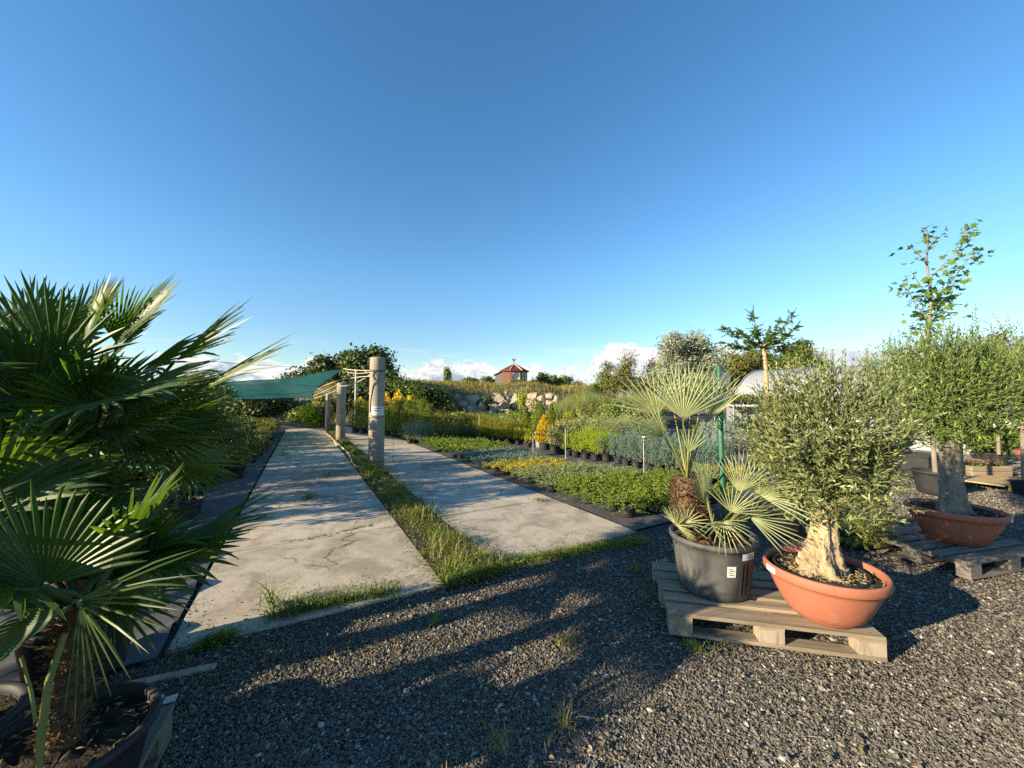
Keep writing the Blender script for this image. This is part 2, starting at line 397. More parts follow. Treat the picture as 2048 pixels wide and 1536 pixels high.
def stonemat():
    m, t, p, o = new_mat('crushed_stone')
    g = t.nodes.new('ShaderNodeNewGeometry')
    c = ramp(t, [(0, (.085, .078, .065)), (.30, (.125, .114, .094)), (.6, (.17, .156, .125)), (.75, (.15, .124, .098)), (.88, (.225, .206, .168)), (.96, (.33, .305, .255)), (1, (.50, .47, .41))], g.outputs['Random Per Island'])
    c = mixc(t, .35, c, ramp(t, [(.3, (.5, .5, .5)), (.7, (1, 1, 1))], noise(t, 90, 4)), 'MULTIPLY')
    t.links.new(c, p.inputs['Base Color']); p.inputs['Roughness'].default_value = .85; p.inputs['Specular IOR Level'].default_value = .3
    bump(t, p, noise(t, 160, 3), .3, .004); return m
M['stone'] = stonemat()
def groundmat():
    m, t, p, o = new_mat('gravel_bed')
    vo = t.nodes.new('ShaderNodeTexVoronoi'); vo.inputs['Scale'].default_value = 55; vo.inputs['Randomness'].default_value = 1
    c = t.nodes.new('ShaderNodeTexCoord'); t.links.new(c.outputs['Object'], vo.inputs['Vector'])
    s = t.nodes.new('ShaderNodeSeparateColor'); t.links.new(vo.outputs['Color'], s.inputs[0])
    col = ramp(t, [(0, (.06, .055, .047)), (.45, (.11, .10, .083)), (.75, (.16, .147, .118)), (.92, (.22, .20, .165)), (1, (.36, .335, .29))], s.outputs[0])
    col = mixc(t, .75, col, ramp(t, [(.12, (1, 1, 1)), (.6, (.28, .27, .26))], vo.outputs['Distance']), 'MULTIPLY')
    big = ramp(t, [(.42, (1, 1, 1)), (.62, (.72, .66, .58))], noise(t, .8, 5)); col = mixc(t, .8, col, big, 'MULTIPLY')
    t.links.new(col, p.inputs['Base Color']); p.inputs['Roughness'].default_value = .9; p.inputs['Specular IOR Level'].default_value = .2
    inv = t.nodes.new('ShaderNodeMath'); inv.operation = 'SUBTRACT'; inv.inputs[0].default_value = 1; t.links.new(vo.outputs['Distance'], inv.inputs[1])
    bump(t, p, inv.outputs[0], .9, .012); return m
M['ground'] = groundmat()
M['fabric'] = mat('weed_fabric', (.060, .060, .062), (.105, .102, .100), 2.2, .62, .25, 240, spec=.35, det=7, bd=.002)
M['yard'] = mat('pale_hardstand', (.20, .19, .17), (.28, .265, .24), 1.5, .9, .4, 30)
M['hill'] = mat('dry_bank_soil', (.10, .085, .045), (.20, .165, .085), 1.4, .95, .5, 9, det=7)
M['plateau'] = M['hill']
M['rock'] = mat('pale_limestone', (.40, .335, .25), (.20, .165, .12), 1.6, .9, .9, 7, det=9, isl=.22, bd=.06)
M['wood'] = mat('weathered_pallet_wood', (.35, .285, .195), (.16, .132, .098), 3.4, .85, .6, 22, (.35, 5, 5), 9, isl=.2, bd=.004)
M['woodgrey'] = mat('grey_pallet_wood', (.20, .18, .15), (.11, .10, .085), 3.0, .85, .5, 22, (.35, 5, 5), 8, isl=.2, bd=.004)
M['woodend'] = mat('sawn_block_end', (.38, .32, .24), (.23, .19, .14), 12, .85, .5, 90, (3, 3, .5), 6, isl=.15, bd=.004)
M['freshwood'] = mat('fresh_timber', (.50, .36, .18), (.38, .26, .13), 4, .75, .4, 24, (.4, 4, 4), 7, isl=.12)
def terra():
    m, t, p, o = new_mat('terracotta_plastic')
    c = ramp(t, [(.3, (.37, .135, .08)), (.7, (.31, .11, .066))], noise(t, 3, 7))
    bl = ramp(t, [(.54, (0, 0, 0)), (.72, (1, 1, 1))], noise(t, 4.5, 9, .7, dist=.4)); c = mixc(t, mixc(t, .55, (0, 0, 0), bl), c, (.50, .27, .19))
    sm = ramp(t, [(.56, (0, 0, 0)), (.66, (1, 1, 1))], noise(t, 2.2, 8, .72, stretch=(1, 1, .45), dist=.6)); c = mixc(t, mixc(t, .5, (0, 0, 0), sm), c, (.20, .085, .05))
    sp = ramp(t, [(.69, (0, 0, 0)), (.73, (1, 1, 1))], noise(t, 38, 3)); c = mixc(t, mixc(t, .6, (0, 0, 0), sp), c, (.18, .10, .065))
    t.links.new(c, p.inputs['Base Color']); p.inputs['Roughness'].default_value = .66; p.inputs['Specular IOR Level'].default_value = .3
    bump(t, p, noise(t, 150, 4), .15, .0012); return m
M['terracotta'] = terra()
M['terradark'] = mat('terracotta_inside', (.40, .13, .065), (.30, .10, .05), 4, .7, .1, 100)
M['pot'] = mat('black_pot_plastic', (.018, .019, .021), (.032, .033, .035), 7, .6, .12, 120, det=6, spec=.2, bd=.001)
M['pot_dusty'] = mat('scuffed_black_pot', (.088, .089, .087), (.030, .031, .033), 4, .58, .2, 60, (1, 1, .5), 8, spec=.4, bd=.002, lo=.42, hi=.6)
M['soil'] = mat('potting_soil', (.018, .014, .010), (.045, .034, .024), 30, .95, .9, 90, bd=.01)
M['litter'] = leafmat('dry_litter', [(.30, .22, .12), (.20, .14, .08), (.38, .31, .18), (.12, .13, .05)], .1, .8, spec=.1)
M['olivebark'] = mat('pale_olive_bark', (.47, .375, .23), (.19, .145, .09), 5, .95, 1.0, 22, (1.6, 1.6, .5), 9, lo=.3, hi=.62, bd=.02)
M['bark'] = mat('brown_bark', (.15, .115, .08), (.08, .06, .042), 9, .9, .8, 30, (1, 1, .3), 8)
M['greybark'] = mat('grey_bark', (.25, .215, .165), (.13, .112, .085), 6, .9, .7, 30, (1, 1, .35), 8)
M['tanbark'] = mat('tan_bark', (.46, .33, .17), (.34, .235, .12), 8, .85, .4, 30, (1, 1, .3), 7)
M['fibre'] = mat('palm_fibre', (.16, .10, .055), (.075, .048, .028), 10, .95, 1.0, 40, (1, 1, .6), 8, bd=.02)
M['fibrehair'] = leafmat('palm_fibre_hair', [(.15, .10, .06), (.08, .05, .03), (.21, .15, .09)], .15, .9, spec=.1)
M['white'] = mat('white_paper', (.66, .65, .61), (.58, .57, .53), 8, .6, 0)
M['ink'] = mat('dark_ink', (.05, .06, .08), (.04, .05, .06), 8, .7, 0)
M['blueink'] = mat('blue_ink', (.04, .09, .22), (.05, .10, .25), 8, .7, 0)
M['greenpole'] = mat('green_plastic_coat', (.020, .115, .065), (.028, .14, .08), 9, .4, .1, 60, spec=.5)
M['tealmetal'] = mat('teal_painted_steel', (.02, .23, .19), (.03, .27, .23), 8, .45, .1, 40, spec=.5)
M['twine'] = mat('green_twine', (.10, .42, .32), (.14, .5, .4), 20, .8, .2)
M['rope'] = mat('pale_rope', (.52, .46, .34), (.40, .35, .26), 40, .9, .3)
M['wire'] = mat('dark_wire', (.05, .045, .04), (.08, .07, .06), 30, .6, 0)
M['hose'] = mat('yellow_hose', (.55, .46, .22), (.47, .39, .18), 12, .5, .1, spec=.5)
M['orange'] = mat('orange_sticker', (.85, .16, .04), (.8, .14, .035), 8, .5, 0)
M['tunnel'] = mat('milky_film', (.30, .32, .34), (.24, .26, .28), .5, .35, .15, 2.5, spec=.5, det=5)
M['metal'] = mat('grey_metal', (.32, .33, .34), (.24, .25, .26), 6, .45, .1, metal=.4)
M['tile'] = mat('red_roof_tile', (.15, .036, .026), (.10, .026, .02), 3, .8, .5, 12, (1, 1, 3))
M['planks'] = mat('brown_plank_wall', (.16, .085, .05), (.09, .05, .03), 2, .85, .6, 9, (.4, .4, 9), 6)
M['pinkplanks'] = mat('grey_plank_wall', (.22, .20, .17), (.15, .135, .115), 2, .85, .6, 9, (.4, .4, 9), 6)
M['ridgecap'] = mat('pale_ridge_cap', (.6, .42, .36), (.5, .34, .3), 6, .7, .1)
def glassmat():
    m, t, p, o = new_mat('window_glass'); p.inputs['Base Color'].default_value = (.05, .065, .075, 1); p.inputs['Roughness'].default_value = .06
    p.inputs['Specular IOR Level'].default_value = .8; return m
M['glass'] = glassmat()
def netmat():
    m, t, p, o = new_mat('teal_shade_net')
    n = noise(t, 3, 4); c = ramp(t, [(.3, (.026, .118, .108)), (.7, (.034, .145, .132))], n)
    t.links.new(c, p.inputs['Base Color']); p.inputs['Roughness'].default_value = .8
    tr = t.nodes.new('ShaderNodeBsdfTranslucent'); t.links.new(mixc(t, 1.0, c, (1.2, 1.25, 1.25), 'MULTIPLY'), tr.inputs[0])
    ms = t.nodes.new('ShaderNodeMixShader'); ms.inputs[0].default_value = .6
    t.links.new(p.outputs[0], ms.inputs[1]); t.links.new(tr.outputs[0], ms.inputs[2])
    w_ = t.nodes.new('ShaderNodeTexWave'); w_.inputs['Scale'].default_value = 60; 
    tp = t.nodes.new('ShaderNodeBsdfTransparent'); m2 = t.nodes.new('ShaderNodeMixShader'); m2.inputs[0].default_value = .08
    t.links.new(ms.outputs[0], m2.inputs[1]); t.links.new(tp.outputs[0], m2.inputs[2]); t.links.new(m2.outputs[0], o.inputs[0]); t.nodes.remove(w_)
    return m
M['net'] = netmat()
# leaves
M['fan'] = leafmat('fan_palm_leaf', [(0.044, 0.086, 0.017), (0.063, 0.115, 0.020), (0.095, 0.149, 0.028), (0.053, 0.098, 0.018)], .42, .42, (1.5, 1.6, .35), .36)
M['fanpale'] = leafmat('silvery_fan_palm_leaf', [(0.218, 0.258, 0.124), (0.290, 0.326, 0.155), (0.345, 0.354, 0.165), (0.182, 0.239, 0.124)], .22, .5, (1.3, 1.25, .5), .35)
M['petiole'] = mat('palm_stalk', (.20, .21, .06), (.13, .16, .045), 6, .5, .1)
M['petdark'] = mat('dark_palm_stalk', (.07, .10, .03), (.05, .075, .022), 6, .5, .1)
M['olive'] = leafmat('olive_leaf', [(0.090, 0.123, 0.045), (0.132, 0.169, 0.056), (0.202, 0.234, 0.085), (0.298, 0.338, 0.158), (0.108, 0.150, 0.050), (0.392, 0.403, 0.148)], .22, .45, (1.3, 1.25, .5), .45)
M['olive_b'] = leafmat('second_olive_leaf', [(0.068, 0.131, 0.030), (0.101, 0.179, 0.040), (0.169, 0.248, 0.059), (0.271, 0.346, 0.099), (0.085, 0.152, 0.033)], .25, .45, (1.3, 1.3, .5), .45)
M['maple'] = leafmat('maple_leaf', [(0.072, 0.156, 0.024), (0.120, 0.216, 0.036), (0.180, 0.252, 0.048), (0.060, 0.120, 0.024)], .4, .5, (1.4, 1.4, .4))
M['carp'] = leafmat('hornbeam_leaf', [(0.039, 0.091, 0.016), (0.065, 0.130, 0.023), (0.117, 0.182, 0.033), (0.052, 0.104, 0.019)], .35, .5, (1.4, 1.4, .4))
M['green'] = leafmat('mid_green_leaf', [(0.064, 0.108, 0.020), (0.109, 0.157, 0.029), (0.164, 0.207, 0.040), (0.081, 0.132, 0.024)], .3, .5, (1.4, 1.35, .4))
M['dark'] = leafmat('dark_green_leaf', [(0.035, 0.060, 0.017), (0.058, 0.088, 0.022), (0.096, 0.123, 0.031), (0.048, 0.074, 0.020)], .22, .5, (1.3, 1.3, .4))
M['warm'] = leafmat('olive_green_leaf', [(0.099, 0.109, 0.023), (0.152, 0.160, 0.032), (0.213, 0.203, 0.046), (0.122, 0.123, 0.028)], .3, .55, (1.4, 1.3, .4))
M['willow'] = leafmat('silver_willow_leaf', [(0.196, 0.225, 0.146), (0.274, 0.303, 0.215), (0.352, 0.371, 0.283), (0.156, 0.185, 0.117)], .25, .5, (1.2, 1.2, .7))
M['plum'] = leafmat('purple_leaf', [(.06, .022, .02), (.09, .035, .03), (.045, .018, .018)], .25, .5, (1.4, .8, .7))
M['jun_green'] = leafmat('bright_juniper', [(0.096, 0.162, 0.021), (0.160, 0.228, 0.029), (0.240, 0.294, 0.040), (0.072, 0.118, 0.018)], .2, .6, (1.3, 1.3, .4), .2)
M['jun_grey'] = leafmat('grey_green_juniper', [(0.155, 0.199, 0.078), (0.232, 0.279, 0.116), (0.328, 0.359, 0.169), (0.112, 0.152, 0.061)], .2, .6, (1.2, 1.2, .6), .2)
M['jun_blue'] = leafmat('blue_juniper', [(0.085, 0.145, 0.117), (0.134, 0.210, 0.162), (0.211, 0.297, 0.233), (0.070, 0.116, 0.084)], .18, .6, (1.1, 1.2, .8), .2)
M['jun_yellow'] = leafmat('yellow_juniper', [(0.381, 0.333, 0.035), (0.547, 0.476, 0.053), (0.262, 0.262, 0.035), (0.655, 0.559, 0.084)], .25, .6, (1.2, 1.1, .4), .2)
M['jun_dark'] = leafmat('dark_juniper', [(0.047, 0.080, 0.027), (0.078, 0.116, 0.037), (0.117, 0.152, 0.052)], .2, .6, (1.2, 1.2, .5), .2)
M['thuja'] = leafmat('thuja_spray', [(0.083, 0.125, 0.019), (0.143, 0.187, 0.030), (0.239, 0.270, 0.043), (0.108, 0.156, 0.025)], .25, .6, (1.3, 1.3, .4), .2)
M['hedge'] = leafmat('yellow_green_hedge_spray', [(.16, .17, .02), (.22, .23, .025), (.29, .28, .035), (.11, .13, .018)], .3, .6, (1.3, 1.2, .4), .2)
M['twig'] = mat('olive_twig', (.13, .12, .065), (.08, .075, .04), 20, .9, 0)
M['gold'] = leafmat('golden_conifer', [(0.360, 0.360, 0.024), (0.504, 0.480, 0.036), (0.264, 0.312, 0.030), (0.600, 0.540, 0.060)], .3, .6, (1.2, 1.2, .3), .2)
M['amber'] = leafmat('amber_conifer', [(0.517, 0.310, 0.023), (0.667, 0.460, 0.034), (0.345, 0.276, 0.034), (0.575, 0.380, 0.029)], .3, .6, (1.2, 1.1, .3), .2)
M['lime'] = leafmat('lime_conifer', [(0.264, 0.360, 0.024), (0.384, 0.456, 0.036), (0.168, 0.240, 0.024)], .3, .6, (1.2, 1.2, .3), .2)
M['varieg'] = leafmat('variegated_leaf', [(.38, .36, .15), (.22, .25, .08), (.46, .42, .22), (.14, .18, .05)], .3, .5)
M['spruce'] = leafmat('blue_spruce', [(0.204, 0.276, 0.276), (0.288, 0.372, 0.372), (0.144, 0.204, 0.192), (0.384, 0.468, 0.468)], .1, .6, (1, 1, 1), .2)
M['pine'] = leafmat('mugo_needle', [(0.098, 0.176, 0.023), (0.195, 0.273, 0.039), (0.370, 0.410, 0.058), (0.069, 0.127, 0.023)], .15, .55, (1.3, 1.2, .4), .25)
M['rust'] = leafmat('rusty_leaf', [(.34, .14, .05), (.42, .2, .07), (.2, .1, .04)], .25, .6)
M['grass'] = leafmat('grass_blade', [(0.101, 0.169, 0.022), (0.158, 0.225, 0.033), (0.231, 0.267, 0.055), (0.072, 0.127, 0.020), (0.303, 0.281, 0.092)], .35, .55, (1.3, 1.3, .4), .25)
M['drygrass'] = leafmat('dry_grass', [(.30, .24, .10), (.22, .19, .07), (.38, .31, .15), (.14, .15, .045)], .3, .7, (1.2, 1.1, .6), .15)
M['bankgrass'] = leafmat('bank_grass', [(0.300, 0.270, 0.075), (0.195, 0.210, 0.053), (0.405, 0.330, 0.112), (0.135, 0.173, 0.045), (0.390, 0.255, 0.112)], .3, .7, (1.2, 1.1, .5), .15)
M['reed'] = leafmat('tall_reed', [(0.135, 0.188, 0.053), (0.203, 0.247, 0.075), (0.285, 0.300, 0.112), (0.105, 0.150, 0.045)], .3, .55, (1.2, 1.2, .5), .2)
M['yflower'] = leafmat('yellow_bloom', [(.75, .50, .03), (.80, .60, .06), (.62, .36, .03)], .3, .6, (1, 1, 1), .1)
M['pflower'] = leafmat('pink_bloom', [(.60, .06, .16), (.70, .16, .30), (.5, .03, .10), (.75, .35, .45)], .3, .6, (1, 1, 1), .1)
M['wflower'] = leafmat('white_bloom', [(.75, .74, .68), (.68, .68, .6)], .3, .6, (1, 1, 1), .1)

# ================================================================== ground, slabs, fabric
def sheet(name, pts, z, m, kind='structure', sub=0):
    mb = MB(); mb.add([(*p[:2], z) for p in pts], [list(range(len(pts)))])
    return mb.obj(name, m, kind=kind)
# the one ground sheet: fine grid near the camera, reaching the horizon
mb = MB()
xs = np.concatenate([[-900, -300, -100, -40, -20], np.arange(-10, 18.01, .5), [26, 45, 100, 300, 900]])
ys = np.concatenate([[-300, -80, -20, -8], np.arange(-4, 14.01, .5), [20, 30, 50, 100, 300, 1200]])
X, Y = np.meshgrid(xs, ys, indexing='ij'); Z = .018 * np.sin(X * 1.3 + 1) * np.cos(Y * 1.7) - .014
nu, nv_ = X.shape; i, j = np.meshgrid(np.arange(nu - 1), np.arange(nv_ - 1), indexing='ij')
mb.add(np.stack([X, Y, Z], -1).reshape(-1, 3), np.stack([i * nv_ + j, (i + 1) * nv_ + j, (i + 1) * nv_ + j + 1, i * nv_ + j + 1], -1).reshape(-1, 4), 0, True)
mb.obj('ground', M['ground'], kind='structure')
def uvgrid(name, u0, u1, v0, v1, z, m, du=.25, wr=.0, near_wr=0.0):
    us = np.arange(u0, u1 + .001, (u1 - u0) / max(1, round((u1 - u0) / du))); vs = np.arange(v0, v1 + .001, (v1 - v0) / max(1, round((v1 - v0) / du)))
    U, V = np.meshgrid(us, vs, indexing='ij'); a_, b_ = U.shape
    Zz = z + wr * (np.sin(U * 3.1 + V * 1.3) * np.sin(V * 4.3 - U) + .6 * np.sin(U * 7.7 - V * 5.1)) + near_wr * np.clip(np.sin(U * 9 + 4 * np.sin(V * 3.0)), 0, 1) ** 3
    P = np.stack([UD[0] * U + VD[0] * V, UD[1] * U + VD[1] * V, Zz], -1).reshape(-1, 3)
    i, j = np.meshgrid(np.arange(a_ - 1), np.arange(b_ - 1), indexing='ij')
    mb = MB(); mb.add(P, np.stack([i * b_ + j, i * b_ + j + 1, (i + 1) * b_ + j + 1, (i + 1) * b_ + j], -1).reshape(-1, 4), 0, True)
    return mb.obj(name, m, kind='structure')
U0 = 3.08
VL0, VL1, VR0, VR1 = -.70, 1.08, 1.62, 3.46
UEND = 22.8
uvgrid('weed_fabric_ground', U0 + .15, 24.5, VR1 + .02, 17.5, .012, M['fabric'], .25, .004)
uvgrid('weed_fabric_ground', U0 - .05, 24.5, -9, VL0 - .02, .022, M['fabric'], .05, .004, .045)
# slabs: each cast panel butts against the next with a dirty joint
def slabs(v0, v1, name, us):
    mb = MB()
    for k in range(len(us) - 1):
        a, b = us[k] + .009, us[k + 1] - .009
        c = W((a + b) / 2, (v0 + v1) / 2, -.051 + rng.normal() * .002)
        rot = Matrix.Rotation(PA, 3, 'Z') @ Matrix.Rotation(rng.normal() * .0015, 3, 'X') @ Matrix.Rotation(rng.normal() * .0015, 3, 'Y')
        cbox(mb, c, (v1 - v0 + rng.normal() * .01, b - a, .13), bev=.012, rot=rot)
    return mb.obj(name, M['slab'], kind='structure')
ul = [U0, 4.75, 6.6, 8.43] + [8.43 + 1.85 * k for k in range(1, 9)]
ur = [U0 + .1, 4.85, 6.78, 8.6] + [8.6 + 1.85 * k for k in range(1, 9)]
slabs(VL0, VL1, 'concrete_path', ul); slabs(VR0, VR1, 'concrete_path', ur)
sheet('joint_ground', [W(U0 + .1, VL0 + .02), W(U0 + .1, VL1 - .02), W(23, VL1 - .02), W(23, VL0 + .02)], -.002, M['soil'])
sheet('joint_ground', [W(U0 + .2, VR0 + .02), W(U0 + .2, VR1 - .02), W(23, VR1 - .02), W(23, VR0 + .02)], -.002, M['soil'])
sheet('grass_strip_ground', [W(U0 - .1, VL1), W(U0 - .1, VR0), W(23, VR0), W(23, VL1)], .010, M['soil'])
# tyre prints pressed in dust on the second path
# pale hardstand beyond the yard
sheet('hardstand_ground', [(9.2, 9.2), (30, 5.5), (40, 18), (13, 22), (9.5, 13)], .004, M['yard'])

# loose crushed stone, dense close to the camera
def octs(n):
    base = np.array([[1, 0, 0], [-1, 0, 0], [0, 1, 0], [0, -1, 0], [0, 0, 1], [0, 0, -1]], float)
    f = np.array([[0, 2, 4], [2, 1, 4], [1, 3, 4], [3, 0, 4], [2, 0, 5], [1, 2, 5], [3, 1, 5], [0, 3, 5]])
    return base, f
def stones(name, pos, size, label=None):
    base, f = octs(0); n = len(pos)
    P = base[None] * (1 + rng.normal(size=(n, 6, 1)) * .22) + rng.normal(size=(n, 6, 3)) * .20
    P *= np.array([1, .8, .6]) * size[:, None, None]
    q = rng.uniform(0, 2 * pi, n); c, s = np.cos(q)[:, None], np.sin(q)[:, None]
    x = P[..., 0] * c - P[..., 1] * s; y = P[..., 0] * s + P[..., 1] * c
    P = np.stack([x, y, P[..., 2]], -1) + pos[:, None]
    F = f[None] + (np.arange(n) * 6)[:, None, None]
    mb = MB(); mb.add(P.reshape(-1, 3), F.reshape(-1, 3)); return mb.obj(name, M['stone'], kind='stuff')
def yard_ok(p):
    u = UD[0] * p[:, 0] + UD[1] * p[:, 1]; v = VD[0] * p[:, 0] + VD[1] * p[:, 1]
    return (u < U0 - .02 + np.abs(rng.normal(size=len(p))) * .05) & ~((v > -9) & (v < VL0) & (u > U0 - .08))
n = 290000
yy = 1.25 + 5.5 * rng.uniform(0, 1, n) ** 2.0; xx = yy * rng.uniform(-1.5, 1.5, n)
p = np.stack([xx, yy, np.zeros(n)], 1); p = p[yard_ok(p)]
p[:, 2] = .018 * np.sin(p[:, 0] * 1.3 + 1) * np.cos(p[:, 1] * 1.7) - .010
sz = .0043 * np.exp(rng.normal(size=len(p)) * .44) * (1 + .10 * p[:, 1])
stones('gravel', p, sz)
n = 1300
yy = 1.25 + 5 * rng.uniform(0, 1, n) ** 1.5; xx = yy * rng.uniform(-1.4, 1.4, n)
p = np.stack([xx, yy, np.full(n, .004)], 1); p = p[yard_ok(p)]
stones('pebble_gravel', p, .0095 * np.exp(rng.normal(size=len(p)) * .3))
n = 34000
yy = 5 + 6 * rng.uniform(0, 1, n) ** 1.2; xx = yy * rng.uniform(.3, 1.5, n)
p = np.stack([xx, yy, np.zeros(n)], 1); p = p[yard_ok(p)]; p[:, 2] = .018 * np.sin(p[:, 0] * 1.3 + 1) * np.cos(p[:, 1] * 1.7) - .008
stones('far_gravel', p, .0095 * np.exp(rng.normal(size=len(p)) * .35))

# stray stones swept onto the slabs
n = 2600; u = U0 + 7 * rng.uniform(0, 1, n) ** 2.2; sd_ = rng.integers(0, 4, n); v = np.array([VL0, VL1, VR0, VR1])[sd_] + np.array([1, -1, 1, -1])[sd_] * np.abs(rng.normal(size=n)) * .09
k = rng.uniform(size=n) < .35; v[k] = rng.uniform(VL0, VR1, k.sum()); u[k] = U0 + np.abs(rng.normal(size=k.sum())) * .3
stones('path_gravel', np.stack([UD[0] * u + VD[0] * v, UD[1] * u + VD[1] * v, np.full(n, .016)], 1), .0042 * np.exp(rng.normal(size=n) * .4))

# ================================================================== bank and plateau behind the nursery
def y_front(x):
    x = np.asarray(x, float)
    return np.interp(x, [-60, -14, -11, -8, -5, 0, 5, 12, 60], [24, 23.5, 24.5, 27.5, 29.5, 30.5, 32, 36, 44])
def hill_z(x, y):
    t = np.clip((y - y_front(x)) / 6.5, 0, 1); t = t * t * (3 - 2 * t)
    h = 2.75 * t + np.clip(y - y_front(x) - 6, 0, 400) * .034 * np.clip(1 - (y - 60) / 300, .3, 1)
    return h * np.interp(x, [-60, -16, -10, 8, 13, 18, 60], [1.0, .95, 1.1, 1, .55, .1, .1]) + .16 * t * (np.sin(x * .9) + np.sin(y * .7 + x * .35)) - .02
mb = MB()
xs = np.concatenate([np.arange(-130, -30, 6), np.arange(-30, 30, .8), np.arange(30, 131, 6)]); ys = np.concatenate([np.arange(21, 48, .6), np.arange(48, 300, 7)])
X, Y = np.meshgrid(xs, ys, indexing='ij'); Z = hill_z(X, Y) + rng.normal(size=X.shape) * .06 * (Y > y_front(X) + .5) - .05
nu, nv_ = X.shape; i, j = np.meshgrid(np.arange(nu - 1), np.arange(nv_ - 1), indexing='ij')
mb.add(np.stack([X, Y, Z], -1).reshape(-1, 3), np.stack([i * nv_ + j, (i + 1) * nv_ + j, (i + 1) * nv_ + j + 1, i * nv_ + j + 1], -1).reshape(-1, 4), 0, True)
mb.obj('hill', M['hill'], kind='structure')
# rough grass over it
n = 26000
y = 24 + 36 * rng.uniform(0, 1, n) ** 1.5; x = y * rng.uniform(-.5, .42, n); k = y > y_front(x) + .2; x, y = x[k], y[k]
keep = (np.sin(x * .8 + 2) + np.sin(y * 1.1) + rng.normal(size=len(x)) * .9) > -.9; x, y = x[keep], y[keep]
P = np.stack([x, y, hill_z(x, y) - .05], 1)
mb = MB(); blades(mb, P, .42 + .25 * np.sin(x * .5) ** 2, .055, .6, 0); mb.obj('bank_grass', M['bankgrass'], kind='stuff')
mbg = MB(); n = 2600
y = 26 + 14 * rng.uniform(0, 1, n); x = y * rng.uniform(-.42, .4, n); k = y > y_front(x) + .6; x, y = x[k], y[k]
Pc = np.stack([x, y, hill_z(x, y) + .12], 1)
for q in range(6):
    o_ = rng.normal(size=Pc.shape) * np.array([.22, .22, .14]); leaves(mbg, Pc + o_, rdir(len(Pc)), nrm(rng.normal(size=Pc.shape) + [0, 0, 1]), .14, .09)
mbg.obj('bank_undergrowth', M['warm'], kind='stuff')
# reeds at the foot of the bank
n = 17000
px_ = rng.uniform(1105, 1300, n); Yr = rng.uniform(21, 28, n); x = (px_ - CX) / FPX * Yr
P = np.stack([x, Yr, np.zeros(n)], 1)
mb = MB(); blades(mb, P, 1.75 + .35 * np.sin(x * 1.7), .022, .42, 0, .6); mb.obj('tall_reed_grass', M['reed'], kind='stuff')

# ================================================================== grass and weeds between the slabs
mb = MB()
n = 17000
u = U0 - .05 + 19.5 * rng.uniform(0, 1, n) ** 2.1; v = rng.normal(1.36, .075 + .05 * (u < 3.8), n)
cl_ = np.sin(u * 5.1) + np.sin(u * 11.3 + 2) + .8 * np.sin(u * 2.3 + 1); k = rng.uniform(-1.2, 2.0, n) < cl_
u, v, cl_ = u[k], v[k], cl_[k]
P = np.stack([UD[0] * u + VD[0] * v, UD[1] * u + VD[1] * v, np.full(len(u), .012)], 1)
hh = np.clip(.085 + .04 * cl_ + .10 * np.exp(-((u - 8.7) / 1.0) ** 2), .05, .4)
blades(mb, P, hh * 1.25, .007 + .0008 * u, 1.0, 0, .9)
# creeping weed leaves among it
n = 9000; u = U0 - .1 + 6.5 * rng.uniform(0, 1, n) ** 1.3; v = rng.normal(1.35, .17, n)
P = np.stack([UD[0] * u + VD[0] * v, UD[1] * u + VD[1] * v, np.abs(rng.normal(.04, .03, n))], 1)
leaves(mb, P, rdir(n) * [1, 1, .4], nrm(rng.normal(size=(n, 3)) * .6 + [0, 0, 1]), .026 * rng.uniform(.6, 1.3, n), .011)
mb.obj('grass', M['grass'], kind='stuff')
mb = MB(); n = 2600; u = U0 - .05 + 7.5 * rng.uniform(0, 1, n) ** 1.3; v = rng.normal(1.37, .15, n); k = np.sin(u * 3.7 + 1) + rng.normal(size=n) * .6 > .2; u, v = u[k], v[k]
P = np.stack([UD[0] * u + VD[0] * v, UD[1] * u + VD[1] * v, np.full(len(u), .012)], 1)
blades(mb, P, .17, .0045 + .0006 * u, .8, 0, 1.0); mb.obj('dry_grass', M['drygrass'], kind='stuff')
def strip(name, path, wid, n, h, m='grass', wd=.006, leafy=0, power=1.0):
    """grass along a pixel polyline on the ground"""
    q = [G(*p) for p in path]; seg = rng.integers(0, len(q) - 1, n); f = rng.uniform(0, 1, n)
    q = np.array([tuple(x) for x in q]); P = q[seg] + (q[seg + 1] - q[seg]) * f[:, None]
    off = rng.normal(size=(n, 2)) * wid; P[:, :2] += off; P[:, 2] = .004
    mb = MB(); blades(mb, P, h * np.exp(-(np.linalg.norm(off, axis=1) / (wid * 1.6)) ** 2), wd, .9, 0, .9)
    if leafy:
        s2 = rng.integers(0, n, leafy); L_ = P[s2] + rng.normal(size=(leafy, 3)) * [.02, .02, .0] + np.array([0, 0, 1]) * rng.uniform(0, h * .7, leafy)[:, None]
        leaves(mb, L_, rdir(leafy) * [1, 1, .5], nrm(rng.normal(size=(leafy, 3)) * .6 + [0, 0, 1]), .026, .011)
    return mb.obj(name, M[m], kind='stuff')
strip('grass', [(540, 1240), (600, 1225), (660, 1212), (720, 1200), (800, 1188)], .035, 950, .17, leafy=500)
strip('grass', [(400, 1300), (430, 1285), (470, 1275)], .035, 420, .09, leafy=200)
strip('grass', [(900, 1165), (960, 1150), (1020, 1128), (1110, 1112), (1200, 1095), (1290, 1082)], .07, 5200, .075, leafy=2500)
strip('grass', [(300, 1345), (480, 1330), (620, 1300), (760, 1290)], .16, 360, .055, 'drygrass', .004)
strip('grass', [(1250, 1165), (1290, 1200), (1330, 1140), (1340, 1120)], .09, 420, .07, 'drygrass', .004)
strip('grass', [(1370, 1290), (1400, 1300), (1500, 1270)], .04, 260, .06, 'grass', .004)
strip('grass', [(860, 1520), (960, 1500), (1080, 1490), (1170, 1470)], .12, 130, .06, 'drygrass', .004)
